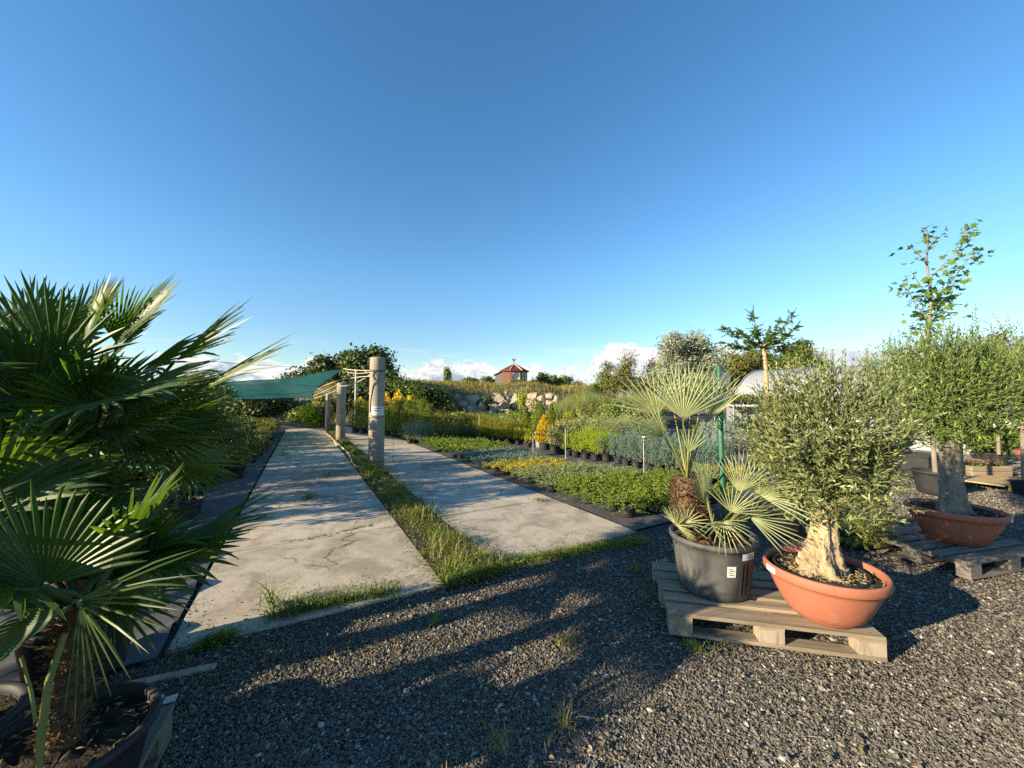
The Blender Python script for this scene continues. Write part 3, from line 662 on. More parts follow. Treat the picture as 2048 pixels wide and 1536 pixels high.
strip('grass', [(640, 1320), (900, 1290), (1150, 1240), (1250, 1330), (900, 1400)], .22, 300, .05, 'drygrass', .004)
strip('grass', [(560, 1088), (640, 1075), (700, 1062), (745, 1052)], .018, 420, .03, 'grass', .005, 260)
strip('grass', [(1840, 985), (1930, 975), (1990, 965)], .12, 300, .06, 'grass', .008)
def tuft(px, py, n, h, label, m='grass', r=.03):
    o = G(px, py); P = np.array(tuple(o)) + np.concatenate([rng.normal(size=(n, 2)) * r, np.zeros((n, 1))], 1); P[:, 2] = .03 if UV(o)[0] > U0 else 0
    P -= np.array(tuple(o)); mb = MB(); blades(mb, P, h, .007, 1.1, 0, .8)
    t_ = mb.obj('weed_tuft', M[m], loc=o); return tag(t_, label, 'weed', 'weeds growing in the yard and path joints')
tuft(618, 1000, 110, .11, 'spiky green weed tuft in the joint of the shaded path slabs', r=.05)
tuft(630, 893, 60, .16, 'small green weed standing alone on the far path near the hose')
tuft(568, 912, 60, .09, 'low round weed at the joint by the edge of the far path', r=.06)
tuft(655, 953, 60, .09, 'flat weed in the path joint opposite the big post', r=.07)
tuft(1078, 1004, 90, .05, 'small creeping weed on the sunny path next to the juniper bed', r=.05)
tuft(1130, 1285, 70, .07, 'rust brown dry weed in the middle of the shaded gravel', 'drygrass')
tuft(1130, 1450, 40, .09, 'tall thin weed on the gravel at the edge of the palm shadow', 'drygrass', .015)
tuft(1000, 1490, 55, .07, 'yellowing weed with broad leaves low on the sunlit gravel', 'drygrass')
tuft(1270, 1140, 60, .06, 'small dark green weed on the gravel short of the black palm pot')
tuft(870, 1240, 45, .07, 'thin grass seedling in the shaded gravel below the path end')
tuft(545, 1215, 45, .22, 'tallest leafy weed at the corner of the path end', 'grass', .03)

# fallen leaves and dry bits on the gravel
n = 420; yy = 1.3 + 4.5 * rng.uniform(0, 1, n) ** 1.3; xx = yy * rng.uniform(-1.3, 1.35, n); p = np.stack([xx, yy, np.full(n, .012)], 1); p = p[yard_ok(p)]
mb = MB(); leaves(mb, p, rdir(len(p)) * [1, 1, .25], nrm(rng.normal(size=p.shape) * .4 + [0, 0, 1]), .035 * rng.uniform(.5, 1.3, len(p)), .016, 'h'); 
q = p[rng.integers(0, len(p), 260)] + rng.normal(size=(260, 3)) * [.3, .3, 0]; leaves(mb, q, rdir(260) * [1, 1, .3], nrm(rng.normal(size=(260, 3)) * .4 + [0, 0, 1]), .07, .0035, 'd')
mb.obj('fallen_leaves', M['litter'], kind='stuff')
# ================================================================== pallets
def make_pallet(label, loc, rz, mt, group='wooden pallets', gaps=(.145, .10, .145, .10, .145)):
    t = thing('wooden_pallet', label, 'pallet', loc, rz, group)
    LX, LY = 1.2, .8
    gap = (LY - sum(gaps)) / 4; y = 0; mb = MB()
    for g in gaps:
        cbox(mb, (LX / 2 + rng.normal() * .003, y + g / 2, .133 + rng.normal() * .0012), (LX, g, .022), bev=.003, rot=Matrix.Rotation(rng.normal() * .004, 3, 'Z'))
        y += g + gap
    y = 0; dk = None
    for g in gaps:
        for x in (.0725, .6, 1.1275):
            for q in (.28, .72):
                cx_, cy_ = x + rng.normal() * .012, y + g * q + rng.normal() * .006
                mb.add([(cx_ + .0042 * cos(a), cy_ + .0042 * sin(a), .1462) for a in np.arange(8) * pi / 4], [list(range(8))], 1)
        y += g + gap
    mb.obj('deck', [M[mt], M['wire']], t)
    mb = MB()
    for x in (.0725, .6, 1.1275): cbox(mb, (x, LY / 2, .1105), (.145, LY - .004, .0225), bev=.002, rot=None)
    mb.obj('cross_board', M[mt], t)
    for yy_, bw in ((.05, .10), (.4, .145), (.75, .10)):
        for x in (.0725, .6, 1.1275):
            mb = MB(); cbox(mb, (x, yy_, .061), (.143, bw - .002, .0765), bev=.003); mb.obj('block', M['woodend' if mt == 'wood' else mt], t)
        mb = MB(); cbox(mb, (LX / 2, yy_, .011), (LX - .002, bw, .0225), bev=.002); mb.obj('runner', M[mt], t)
    return t
pa = math.atan2(-.27, 1.19)
PAL1 = G(1338, 1228, .144); PAL1.z = .012
make_pallet('sunlit wooden pallet under the black palm pot and the orange olive bowl', PAL1, pa, 'wood')
PAL2 = G(1943, 1163); PAL2.z = .010
make_pallet('shaded grey pallet under the brownish bowl with the stout trunk', PAL2, R(14), 'woodgrey')

# ================================================================== pots
def pot_profile(mb, r0, r1, h, z0=0, lip=.02, th=.008, mi=0, n=40, belly=0.0):
    pr = []
    for k in range(9):
        s = k / 8; pr.append((r0 + (r1 - r0) * s + belly * sin(pi * s), z0 + h * s * .9))
    pr = [(0.001, z0 + .004), (r0 * .6, z0 + .004), (r0 * .93, z0), (r0, z0 + .012)] + pr[1:] + [
        (r1 + lip, z0 + h * .905), (r1 + lip * 1.15, z0 + h * .93), (r1 + lip, z0 + h * .99), (r1 + lip * .5, z0 + h), (r1 - th, z0 + h * .985), (r1 - th * 1.4, z0 + h * .9), (r1 * .9, z0 + h * .72)]
    lathe(mb, pr, n, mi)
def patch(mb, cx, cy, rfun, a0, a1, z0, z1, mi=0, off=.003, n=6):
    """sticker following a round wall"""
    V = []
    for i in range(n + 1):
        a = a0 + (a1 - a0) * i / n
        for z in (z0, z1):
            r = rfun(z) + off; V.append((cx + r * cos(a), cy + r * sin(a), z))
    mb.add(V, [[2 * i, 2 * i + 2, 2 * i + 3, 2 * i + 1] for i in range(n)], mi, True)

# ================================================================== fan palm leaves
def frond_mesh(mb, base, hub, axis, nn, Rr, nseg=24, span=4.0, split=.42, wf=1.0, droop=.12, cup=.15, fold=.35, tipbend=.0, mi=0, mp=1, pet=.009, sag=.05, shape=.25):
    axis = np.array(nrm(axis)); nn = np.array(nn, float); nn = nrm(nn - axis * np.dot(nn, axis)); side = np.cross(axis, nn)
    base = np.array(tuple(base)); hub = np.array(tuple(hub))
    # stalk
    t_ = np.linspace(0, 1, 7)[:, None]
    ctrl = (base + hub) / 2 + np.array([0, 0, np.linalg.norm(hub - base) * sag])
    pts = (1 - t_) ** 2 * base + 2 * t_ * (1 - t_) * ctrl + t_ ** 2 * hub
    tube(mb, pts, np.linspace(pet * 1.5, pet * .75, 7), 6, mp)
    a = (np.arange(nseg) + .5) / nseg * span - span / 2; h = span / nseg / 2
    L_ = Rr * (1 - shape + shape * np.cos(a * .55)) * rng.uniform(.88, 1.06, nseg)
    ca, sa = np.cos(a)[:, None], np.sin(a)[:, None]
    d = ca * axis + sa * side + nn * cup * (1 - .3 * ca); d = nrm(d)
    e = -sa * axis + ca * side                       # across the segment
    st_ = np.array([.04, split * .55, split, .62, .82, 1.0])
    V = np.zeros((nseg, 6, 3, 3)); dr = droop * rng.uniform(.4, 1.7, nseg)
    tb = (rng.uniform(0, 1, nseg) < .35) * tipbend * rng.uniform(.4, 1.2, nseg)
    roll = rng.normal(size=nseg) * .12
    for k, s in enumerate(st_):
        r = (L_ * s)[:, None]; hw0 = Rr * min(s, split) * tan(h) * wf
        hw = hw0 if s <= split else hw0 * [1, 1, 1, 1.0, .78, .10][k]
        c = hub + d * r
        over = np.clip(s - split, 0, 1)
        c = c + np.array([0, 0, -1]) * (dr * L_ * over ** 1.6 * 1.8 + tb * L_ * np.clip(s - .6, 0, 1) ** 1.2)[:, None] - d * (tb * L_ * np.clip(s - .7, 0, 1))[:, None] * .8
        rr = roll[:, None] * over * 2.2
        ex = e * np.cos(rr) + nn * np.sin(rr); nx = nn * np.cos(rr) - e * np.sin(rr)
        V[:, k, 0] = c - ex * hw; V[:, k, 1] = c + nx * hw * fold * 1.8; V[:, k, 2] = c + ex * hw
    b0 = (np.arange(nseg) * 18)[:, None]; F = []
    for k in range(5):
        F.append(b0 + [k * 3, k * 3 + 1, k * 3 + 4, k * 3 + 3]); F.append(b0 + [k * 3 + 1, k * 3 + 2, k * 3 + 5, k * 3 + 4])
    mb.add(V.reshape(-1, 3), np.concatenate(F), mi)
def frond(parent, org, base, hub, axis, nn, Rr, mats=('fan', 'petdark'), **kw):
    mb = MB(); o = np.array(tuple(org)); frond_mesh(mb, np.array(tuple(base)) - o, np.array(tuple(hub)) - o, axis, nn, Rr, **kw)
    return mb.obj('frond', [M[x] for x in mats], parent)
def palm_trunk(parent, c, z0, z1, r0, r1, lean=(0, 0), name='trunk', hair=500, hl=.05):
    mb = MB(); k = 16
    prof = [(r0 + (r1 - r0) * i / k + .012 * sin(i * 2.1), z0 + (z1 - z0) * i / k) for i in range(k + 1)] + [(.002, z1 + .01)]
    lathe(mb, prof, 26, 0, True, lambda z, t: 1 + .07 * np.sin(t * 6 + z * 60) + .05 * np.sin(t * 11 - z * 95))
    V = mb.v[-1]; f = (V[:, 2] - z0) / (z1 - z0); V[:, 0] += c[0] + lean[0] * f; V[:, 1] += c[1] + lean[1] * f
    z = rng.uniform(z0, z1, hair); a_ = rng.uniform(0, 2 * pi, hair); f = (z - z0) / (z1 - z0); rr = r0 + (r1 - r0) * f
    P = np.stack([c[0] + lean[0] * f + rr * np.cos(a_), c[1] + lean[1] * f + rr * np.sin(a_), z], 1)
    d = np.stack([np.cos(a_) * .6, np.sin(a_) * .6, rng.normal(size=hair) * .5 + .35], 1) + rng.normal(size=(hair, 3)) * .35
    leaves(mb, P, d, rdir(hair), hl * rng.uniform(.5, 1.5, hair), .006, 'h', 1, .3)
    return mb.obj(name, [M['fibre'], M['fibrehair']], parent)
def soil_part(parent, r, z, litter=140, name='soil', c=(0, 0), mt='soil'):
    mb = MB(); disc(mb, r, z, 28, 0, c, .008, 7)
    if litter:
        a_ = rng.uniform(0, 2 * pi, litter); q = r * rng.uniform(0, .96, litter) ** .5
        P = np.stack([c[0] + q * np.cos(a_), c[1] + q * np.sin(a_), np.full(litter, z + .012)], 1)
        leaves(mb, P, rdir(litter) * [1, 1, .35], nrm(rng.normal(size=(litter, 3)) * .5 + [0, 0, 1]), .03, .007, 'd', 1)
    return mb.obj(name, [M[mt], M['litter']], parent)

# ---- black pot with the silvery fan palm, on the first pallet
PC = Vector((1.50, 2.86, .155))
t = thing('potted_fan_palm', 'silvery green fan palm in a scuffed black pot on the sunlit pallet', 'palm', PC, 0, 'fan palms in black pots')
mb = MB(); pot_profile(mb, .235, .278, .40, lip=.018); o_pot = mb.obj('pot', M['pot_dusty'], t)
rf = lambda z: .235 + (.278 - .235) * z / .36
mb = MB()
for a_ in (-1.36, -1.22, -1.08): mb = MB(); patch(mb, 0, 0, rf, a_ - .04, a_ + .04, .05, .27, 0, .006, 2); mb.obj('rib', M['pot_dusty'], o_pot)
mb = MB(); patch(mb, 0, 0, rf, -1.72, -1.50, .19, .265, 0, .004, 4)
for k, (w_, z_) in enumerate(((.10, .245), (.13, .233), (.09, .218), (.11, .204))): patch(mb, 0, 0, rf, -1.69 + .02 * (k % 2), -1.69 + .02 * (k % 2) + w_, z_, z_ + .005, 1, .0055, 3)
mb.obj('price_label', [M['white'], M['ink']], o_pot)
mb = MB(); patch(mb, 0, 0, lambda z: rf(z) + .004, -1.36, -.95, .305, .352, 0, .004, 5)
for k, z_ in enumerate((.335, .323, .313)): patch(mb, 0, 0, lambda z: rf(z) + .004, -1.20, -1.02 + .03 * k, z_, z_ + .0045, 1, .006, 4)
lb = mb.obj('name_label', [M['white'], M['ink']], o_pot)
soil_part(t, .255, .355, 200)
mb_t = palm_trunk(t, (-.13, -.02), .33, .80, .095, .085, (-.05, .03), 'trunk', 900, .06)
palm_trunk(t, (.12, .03), .33, .46, .075, .06, (.02, 0), 'trunk', 300, .05)
FP = ('fanpale', 'petiole')
top = PC + Vector((-.175, .01, .80))
def pf(px, py, Y, ax, nn_, Rr, **kw):
    k = dict(nseg=26, span=3.7, split=.30, wf=.80, droop=.02, cup=.28, fold=.5, pet=.006, sag=.02, shape=.2); k.update(kw)
    b = kw.pop('base', top); k.pop('base', None)
    frond(t, PC, b, A(px, py, Y), ax, nn_, Rr, FP, **k)
K9 = dict(split=.22, wf=1.15, fold=.7)
pf(1316, 829, 2.80, (-.40, -.0, .95), (-.25, -.95, .1), .39, span=2.0, nseg=15, cup=.08, **K9)
pf(1366, 838, 2.68, (.14, -.0, 1), (-.35, -.93, .1), .42, span=2.0, nseg=16, cup=.08, **K9)
pf(1345, 808, 3.05, (-.10, .1, 1), (-.2, -.95, .2), .34, span=1.6, nseg=12, **K9)
pf(1398, 828, 2.92, (.46, .1, .92), (-.6, -.7, .2), .42, span=1.3, nseg=11, **K9)
pf(1412, 848, 2.78, (.66, -.05, .78), (-.75, -.1, .55), .40, span=1.4, nseg=12, **K9)
pf(1328, 872, 2.74, (-.82, -.1, .50), (-.25, -.85, .4), .29, span=1.6, nseg=12, **K9)
pf(1382, 800, 3.1, (.25, .2, 1), (-.3, -.9, .2), .33, span=1.6, nseg=12, **K9)
pf(1378, 905, 2.72, (.25, -.1, .95), (-.4, -.9, .1), .20, span=1.3, nseg=8, **K9)
sb = PC + Vector((.10, 0, .44))
kw = dict(split=.16, wf=1.15, nseg=15, droop=.03, cup=.15)
pf(1478, 985, 2.72, (.25, 0, 1), (-.8, -.5, .1), .34, base=sb, span=1.7, **{**kw, 'nseg': 16})
pf(1507, 985, 2.70, (.62, -.05, .85), (-.3, -.8, .45), .33, base=sb, span=2.5, **kw)
pf(1518, 990, 2.62, (1, -.15, .12), (.0, -.55, .85), .36, base=sb, span=2.3, **kw)
pf(1500, 1035, 2.58, (.95, -.2, -.15), (.1, -.6, .8), .30, base=sb, span=2.6, **kw)
pf(1415, 1010, 2.66, (-.35, 0, 1), (.6, -.7, .15), .36, base=PC + Vector((.02, 0, .42)), span=1.8, **{**kw, 'nseg': 18})
pf(1462, 1025, 2.55, (.3, -.15, .85), (-.2, -.9, .2), .24, base=PC + Vector((.03, 0, .42)), span=2.4, **kw)
pf(1424, 1052, 2.55, (-.25, -.3, .6), (.1, -.5, .85), .20, base=PC + Vector((.0, 0, .40)), span=4.0, **kw)
pf(1446, 1042, 2.52, (.08, -.6, -.6), (0, -.8, .6), .19, base=PC + Vector((.0, 0, .42)), span=3.3, **{**kw, 'droop': .15})
pf(1352, 1050, 2.62, (-.15, -.4, .4), (0, -.6, .8), .17, base=PC + Vector((-.2, 0, .40)), span=4.6, **kw)
pf(1372, 1045, 2.60, (.2, -.3, .7), (0, -.7, .6), .16, base=PC + Vector((-.18, 0, .40)), span=3.6, **kw)
pf(1560, 1000, 2.95, (.8, .2, .4), (-.2, -.6, .7), .26, base=sb, span=2.8, **kw)
# green coated stake with twine
S0 = A(1447, 1020, 2.98); S1 = A(1437, 733, 2.98)
t = thing('plant_stake', 'dark green coated stake rising behind the silvery fan palm', 'stake', (S0.x, S0.y, .50))
o_ = Vector((S0.x, S0.y, .50))
mb = MB(); tube(mb, [Vector((0, 0, 0)), (S1 - o_) * .5, (S1 - o_), (S1 - o_) * 1.004], [.020, .020, .020, .015], 14); mb.obj('pole', M['greenpole'], t)
mb = MB(); ty = A(1439, 825, 2.98) - o_
for k in range(3): tube(mb, [ty + Vector((.026 * cos(q), .026 * sin(q), .008 * k - .008)) for q in np.linspace(0, 6.3, 14)], .003, 5)
tube(mb, [ty + Vector(q) for q in ((.02, -.02, 0), (.03, -.03, -.03), (.028, -.035, -.08), (.035, -.03, -.13))], .003, 5)
tube(mb, [ty + Vector(q) for q in ((-.02, -.02, 0), (-.05, -.03, .005), (-.062, -.03, -.02), (-.045, -.035, -.03))], .003, 5)
mb.obj('twine_knot', M['twine'], t)

# ================================================================== round bowls with trees
def bowl(parent, rim, h, rb, mt='terracotta'):
    mb = MB(); pr = [(.001, .003), (rb * .7, .003), (rb * .96, 0), (rb, .012)]
    for k in range(1, 11):
        s = k / 10; pr.append((rb + (rim * .93 - rb) * (s ** .62), .012 + (h * .80 - .012) * s))
    pr += [(rim * .945, h * .805), (rim * .985, h * .815), (rim, h * .84), (rim * 1.005, h * .91), (rim, h * .97), (rim * .985, h), (rim * .955, h), (rim * .935, h * .97), (rim * .925, h * .88), (rim * .88, h * .70), (rim * .7, h * .45)]
    lathe(mb, pr, 72)
    return mb.obj('bowl', M[mt], parent)
def flare_trunk(parent, pts, rad, knob=.16, n=40, m='olivebark', seed=0, roots=5, name='trunk'):
    """gnarled trunk: ridged sweep with buttress roots at the foot"""
    mb = MB(); P = np.array([tuple(p) for p in pts], float)
    k = 40; s = np.linspace(0, len(P) - 1, k); ii = np.arange(len(P))
    C = np.stack([np.interp(s, ii, P[:, j]) for j in range(3)], 1); r = np.interp(s, ii, rad)
    ker = np.array([.25, .5, .25])
    for _ in range(3): C[1:-1] = .25 * C[:-2] + .5 * C[1:-1] + .25 * C[2:]; r[1:-1] = .25 * r[:-2] + .5 * r[1:-1] + .25 * r[2:]
    t = np.arange(n) * 2 * pi / n; f = s / s.max(); ph = rng.uniform(0, 6, 6)
    V = np.zeros((k, n, 3))
    for i in range(k):
        tw = t + 1.1 * f[i]
        w_ = 1 + knob * (np.sin(roots * tw + ph[0]) * (1.25 - .9 * f[i]) + .5 * np.sin(9 * tw + ph[1] + 5 * f[i]) + .3 * np.sin(15 * tw - 9 * f[i] + ph[2])) + .05 * rng.normal(size=n)
        V[i, :, 0] = C[i, 0] + r[i] * w_ * np.cos(t); V[i, :, 1] = C[i, 1] + r[i] * w_ * np.sin(t); V[i, :, 2] = C[i, 2] + .012 * rng.normal(size=n) * (f[i] > .03)
    i, j = np.meshgrid(np.arange(k - 1), np.arange(n), indexing='ij'); q = (j + 1) % n
    mb.add(V.reshape(-1, 3), np.stack([i * n + j, i * n + q, (i + 1) * n + q, (i + 1) * n + j], -1).reshape(-1, 4), 0, True)
    mb.add(np.concatenate([V[-1], [C[-1] + [0, 0, .012]]]), [[a, (a + 1) % n, n] for a in range(n)], 0, True)
    return mb.obj(name, M[m], parent)
def shrub_crown(parent, cc, rad, root, nshoot, mt, LL, LW, K=14, sl=(.16, .34), nl=9, amp=.36, up=.55, limbs=14, bark='greybark', sr=.0018, opp=True, extra=(), ang=.75, name='crown', inner=.30, tilt=(0, 0)):
    """tree crown: limbs from the root point, then leafy shoots all through the volume"""
    mb = MB(); cc = np.array(cc, float); root = np.array(root, float)
    P, O = lobed(nshoot, cc, rad, nl, amp, inner)
    d = nrm(O * .9 + np.array([tilt[0], tilt[1], up]) + rng.normal(size=O.shape) * .45)
    ln = rng.uniform(sl[0], sl[1], nshoot)
    base = P - d * ln[:, None] * .6
    shoots(mb, base, d, ln, K, LL, LW, ang, 'h', 0, 1, sr, .05, opp)
    for (pt, dd, l2, kk) in extra:
        shoots(mb, np.array([pt]), np.array([dd]), np.array([l2]), kk, LL, LW, ang, 'h', 0, 1, sr * 1.3, .02, opp)
    ends, _ = lobed(limbs, cc, np.array(rad) * .72, nl, amp, .6)
    for e in ends:
        mid = root + (e - root) * .5 + rng.normal(size=3) * .05 + np.array([0, 0, .05]); r0 = np.linalg.norm(e - root) * .022 + .004
        tube(mb, [root, (root + mid) / 2 + rng.normal(size=3) * .015, mid, e], [r0, r0 * .8, r0 * .6, r0 * .25], 6, 1)
        k = 7; f = rng.uniform(.35, 1, k)[:, None]; b = root + (e - root) * f + rng.normal(size=(k, 3)) * .02
        idx = rng.integers(0, nshoot, k); near = base[np.argsort(np.linalg.norm(base[None] - b[:, None], axis=2), axis=1)[:, rng.integers(2, 20)]]
        stems(mb, b, near, .0025, 1)
    return mb.obj(name, [M[mt], M[bark]], parent)
def bowl_label(parent, rim, h, a0, a1, lines=2, name='name_label', z0=.842, z1=.965):
    mb = MB(); rr = lambda z: rim * 1.004
    patch(mb, 0, 0, rr, a0, a1, h * z0, h * z1, 0, .003, 5)
    for k in range(lines):
        z = h * (z0 + (z1 - z0) * (.30 + .3 * k)); patch(mb, 0, 0, rr, a0 + (a1 - a0) * .35, a0 + (a1 - a0) * (.9 - .15 * k), z, z + .004, 1, .0045, 4)
    return mb.obj(name, [M['white'], M['ink']], parent)

BC = Vector((2.03, 2.50, .155)); RIM, BH = .325, .315
t = thing('potted_olive_tree', 'gnarled pale trunked olive in a bright orange bowl on the sunlit pallet', 'olive tree', BC, 0, 'bowl planted trees on pallets')
b = bowl(t, RIM, BH, .165)
bowl_label(b, RIM, BH, 2.95, 3.22, 0, 'blank_label', .845, .965); bowl_label(b, RIM, BH, -.86, -.64, 2)
soil_part(t, RIM * .925, BH * .86, 420)
mb = MB(); pr = [(.232, .235), (.24, .30), (.246, .305), (.252, .30), (.244, .235)]; lathe(mb, pr, 48, c=(-.02, .0, 0)); mb.obj('inner_pot_rim', M['pot'], t)
mb = MB(); disc(mb, .232, .283, 32, 0, (-.02, 0), .008, 6); n = 420; a_ = rng.uniform(0, 6.28, n); q = .22 * rng.uniform(0, 1, n) ** .5
leaves(mb, np.stack([-.02 + q * np.cos(a_), q * np.sin(a_), np.full(n, .292)], 1), rdir(n) * [1, 1, .5], nrm(rng.normal(size=(n, 3)) * .6 + [0, 0, 1]), .032, .008, 'h', 1)
mb.obj('root_ball', [M['soil'], M['litter']], t)
flare_trunk(t, [(-.03, -.02, .25), (-.03, -.02, .30), (-.015, .0, .37), (.005, .01, .46), (.03, .02, .58), (.06, .03, .70), (.065, .03, .76)], [.135, .118, .088, .072, .062, .060, .066], .24)
trunk_top = np.array((.06, .03, .72))
ex = []
for (px, py, dd) in ((1690, 700, (.0, 0, 1)), (1735, 692, (.1, 0, 1)), (1650, 712, (-.15, 0, 1)), (1780, 708, (.25, 0, 1)), (1615, 720, (-.2, 0, 1)), (1590, 745, (-.4, 0, .9)), (1805, 735, (.4, 0, .9)),
                     (1500, 835, (-1, -.1, .25)), (1495, 865, (-1, -.2, .1)), (1515, 800, (-.9, 0, .5)), (1850, 880, (.95, -.2, .35)), (1838, 840, (.9, -.1, .5)), (1555, 765, (-.6, 0, .8)), (1830, 790, (.6, 0, .7)),
                     (1770, 1060, (.35, -.4, -.75)), (1755, 1050, (.25, -.4, -.8)), (1720, 1020, (.2, -.6, -.4)), (1835, 985, (.9, -.4, .15))):
    e = np.array(tuple(A(px, py, 2.42 + rng.normal() * .06) - BC)); dd = nrm(np.array(dd, float)); l2 = rng.uniform(.26, .36)
    ex.append((e - dd * l2, dd, l2, 20))
shrub_crown(t, (.05, .03, 1.14), (.48, .47, .51), trunk_top, 1080, 'olive', .054, .0155, K=14, sl=(.17, .36), nl=14, amp=.33, up=.9, extra=ex, inner=.40, limbs=18, bark='twig', sr=.0013)

B2 = Vector((4.42, 3.80, .155)); RIM2, BH2 = .352, .325
t = thing('potted_stout_tree', 'stout grey trunked bushy tree in a shaded brownish bowl on the grey pallet', 'tree', B2, 0, 'bowl planted trees on pallets')
b = bowl(t, RIM2, BH2, .18)
bowl_label(b, RIM2, BH2, -1.2, -.92, 2)
soil_part(t, RIM2 * .925, BH2 * .86, 200)
mb = MB(); lathe(mb, [(.25, .24), (.262, .305), (.268, .31), (.275, .305), (.265, .24)], 48); mb.obj('inner_pot_rim', M['pot'], t)
flare_trunk(t, [(.0, 0, .25), (.0, 0, .30), (.0, .0, .40), (-.01, .0, .55), (-.005, .0, .75), (-.01, .0, .98), (-.02, 0, 1.06)], [.135, .12, .096, .082, .077, .074, .078], .07, m='greybark', roots=6)
ex = []
for (px, py, dd) in ((1945, 618, (.05, 0, 1)), (1960, 640, (.45, 0, .9)), (1950, 605, (.0, 0, 1)), (1905, 650, (.0, 0, 1)), (1855, 690, (-.15, 0, 1)), (1880, 670, (-.05, 0, 1)), (1935, 660, (.2, 0, 1)), (1990, 690, (.2, 0, 1)), (1830, 720, (-.25, 0, 1)), (1800, 760, (-.5, 0, .9))):
    e = np.array(tuple(A(px, py, 3.75 + rng.normal() * .1) - B2)); dd = nrm(np.array(dd, float)); l2 = rng.uniform(.45, .62)
    ex.append((e - dd * l2, dd, l2, 34))
shrub_crown(t, (.06, .05, 1.55), (.68, .62, .56), (-.02, 0, 1.02), 1800, 'olive_b', .055, .0155, K=16, sl=(.20, .48), nl=14, amp=.32, up=1.1, extra=ex, limbs=20, inner=.35, bark='twig', sr=.0014)

# ---- third bowl, mostly outside the frame
B3 = A(2122, 955, 7.0); B3.z = .10
t = thing('potted_bowl_plant', 'orange bowl cut by the frame edge on a raw timber offcut', 'bowl', B3, 0, 'bowl planted trees on pallets')
bowl(t, .52, .48, .26); soil_part(t, .47, .42, 60)
b3l = rng.normal(size=3)
shrub_crown(t, (.1, 0, 1.9), (1.15, .8, .85), (0, 0, .5), 620, 'olive_b', .085, .02, K=14, sl=(.3, .7), nl=8, amp=.3, up=.8, limbs=10, name='crown')
flare_trunk(t, [(.0, 0, .38), (.0, 0, .45), (.0, .0, .8), (0, 0, 1.2), (0, 0, 1.3)], [.2, .17, .12, .11, .1], .08, m='greybark')
o_ = G(2022, 985); t = thing('timber_offcut', 'raw yellowish timber blocks under the bowl at the frame edge', 'timber', (o_.x, o_.y, 0), R(20))
mb = MB(); cbox(mb, (.15, 0, .05), (.16, .10, .10), bev=.006); mb.obj('block', M['freshwood'], t); mb = MB(); cbox(mb, (.75, .0, .05), (.16, .10, .10), bev=.006); mb.obj('block', M['freshwood'], t)
mb = MB(); cbox(mb, (.5, .35, .095), (1.1, .6, .022), bev=.004); mb.obj('deck', M['freshwood'], t)

# ================================================================== things around the two pallets
def simple_pot(label, cat, loc, r0, r1, h, mt='pot', name='plant_pot', group='large empty looking pots'):
    t = thing(name, label, cat, loc, rng.uniform(0, 6), group); mb = MB(); pot_profile(mb, r0, r1, h, lip=r1 * .07, n=32); mb.obj('pot', M[mt], t)
    soil_part(t, r1 * .93, h * .88, 40); return t
# tall black pot in the shade behind the olive bowl, filled with leafy sprigs
o_ = G(1588, 1078); t = simple_pot('tall black pot standing on the gravel between the fan palm and the olive trunk', 'pot', (o_.x, o_.y + .2, 0), .19, .225, .50)
mb = MB(); k = 60; P = np.zeros((k, 3)); P[:, :2] = rng.normal(size=(k, 2)) * .10; P[:, 2] = .44
shoots(mb, P, nrm(rng.normal(size=(k, 3)) * [.7, .7, .2] + [0, 0, .8]), rng.uniform(.06, .16, k), 9, .035, .012, 1.0, 'h', 0, 0); mb.obj('foliage', M['dark'], t)
# mugo pine
o_ = G(1752, 1112); t = thing('dwarf_pine', 'low mounded pine with golden green needles between the olive bowl and the grey pallet', 'pine', (o_.x + .02, o_.y + .28, 0))
mb = MB(); P, O = lobed(420, (0, 0, .30), (.34, .34, .30), 9, .25, .55); d = nrm(O + np.array([0, 0, .45]) + rng.normal(size=O.shape) * .2)
shoots(mb, P - d * .06, d, rng.uniform(.09, .15, len(P)), 34, .05, .0035, .75, 'd', 0, 1, .004, 0, False, .8)
mb.obj('foliage', [M['pine'], M['bark']], t)
mb = MB(); pot_profile(mb, .15, .18, .2); mb.obj('pot', M['pot'], t)
# dark square planter behind the stout trunk and the one beside the flower box
def square_planter(label, loc, w, h, rz, mt='pot', name='square_planter'):
    t = thing(name, label, 'planter', loc, rz, 'square planters'); mb = MB()
    for s in (-1, 1):
        cbox(mb, (s * (w / 2 - .015), 0, h / 2), (.03, w, h), bev=.006); cbox(mb, (0, s * (w / 2 - .015), h / 2), (w - .061, .03, h), bev=.006)
    for s in (-1, 1):
        cbox(mb, (s * (w / 2), 0, h - .022), (.03, w + .03, .05), bev=.006); cbox(mb, (0, s * (w / 2), h - .022), (w - .033, .03, .05), bev=.006)
    mb.obj('box', M[mt], t); mb = MB(); cbox(mb, (0, 0, h * .8), (w - .07, w - .07, .02)); mb.obj('soil', M['soil'], t); return t
o_ = G(1866, 958); square_planter('black square planter in shade directly behind the stout grey trunk', (o_.x, o_.y + .25, 0), .5, .46, R(20))
o_ = G(1932, 952); square_planter('small dark square planter touching the wooden flower box', (o_.x, o_.y + .2, 0), .3, .27, R(12))
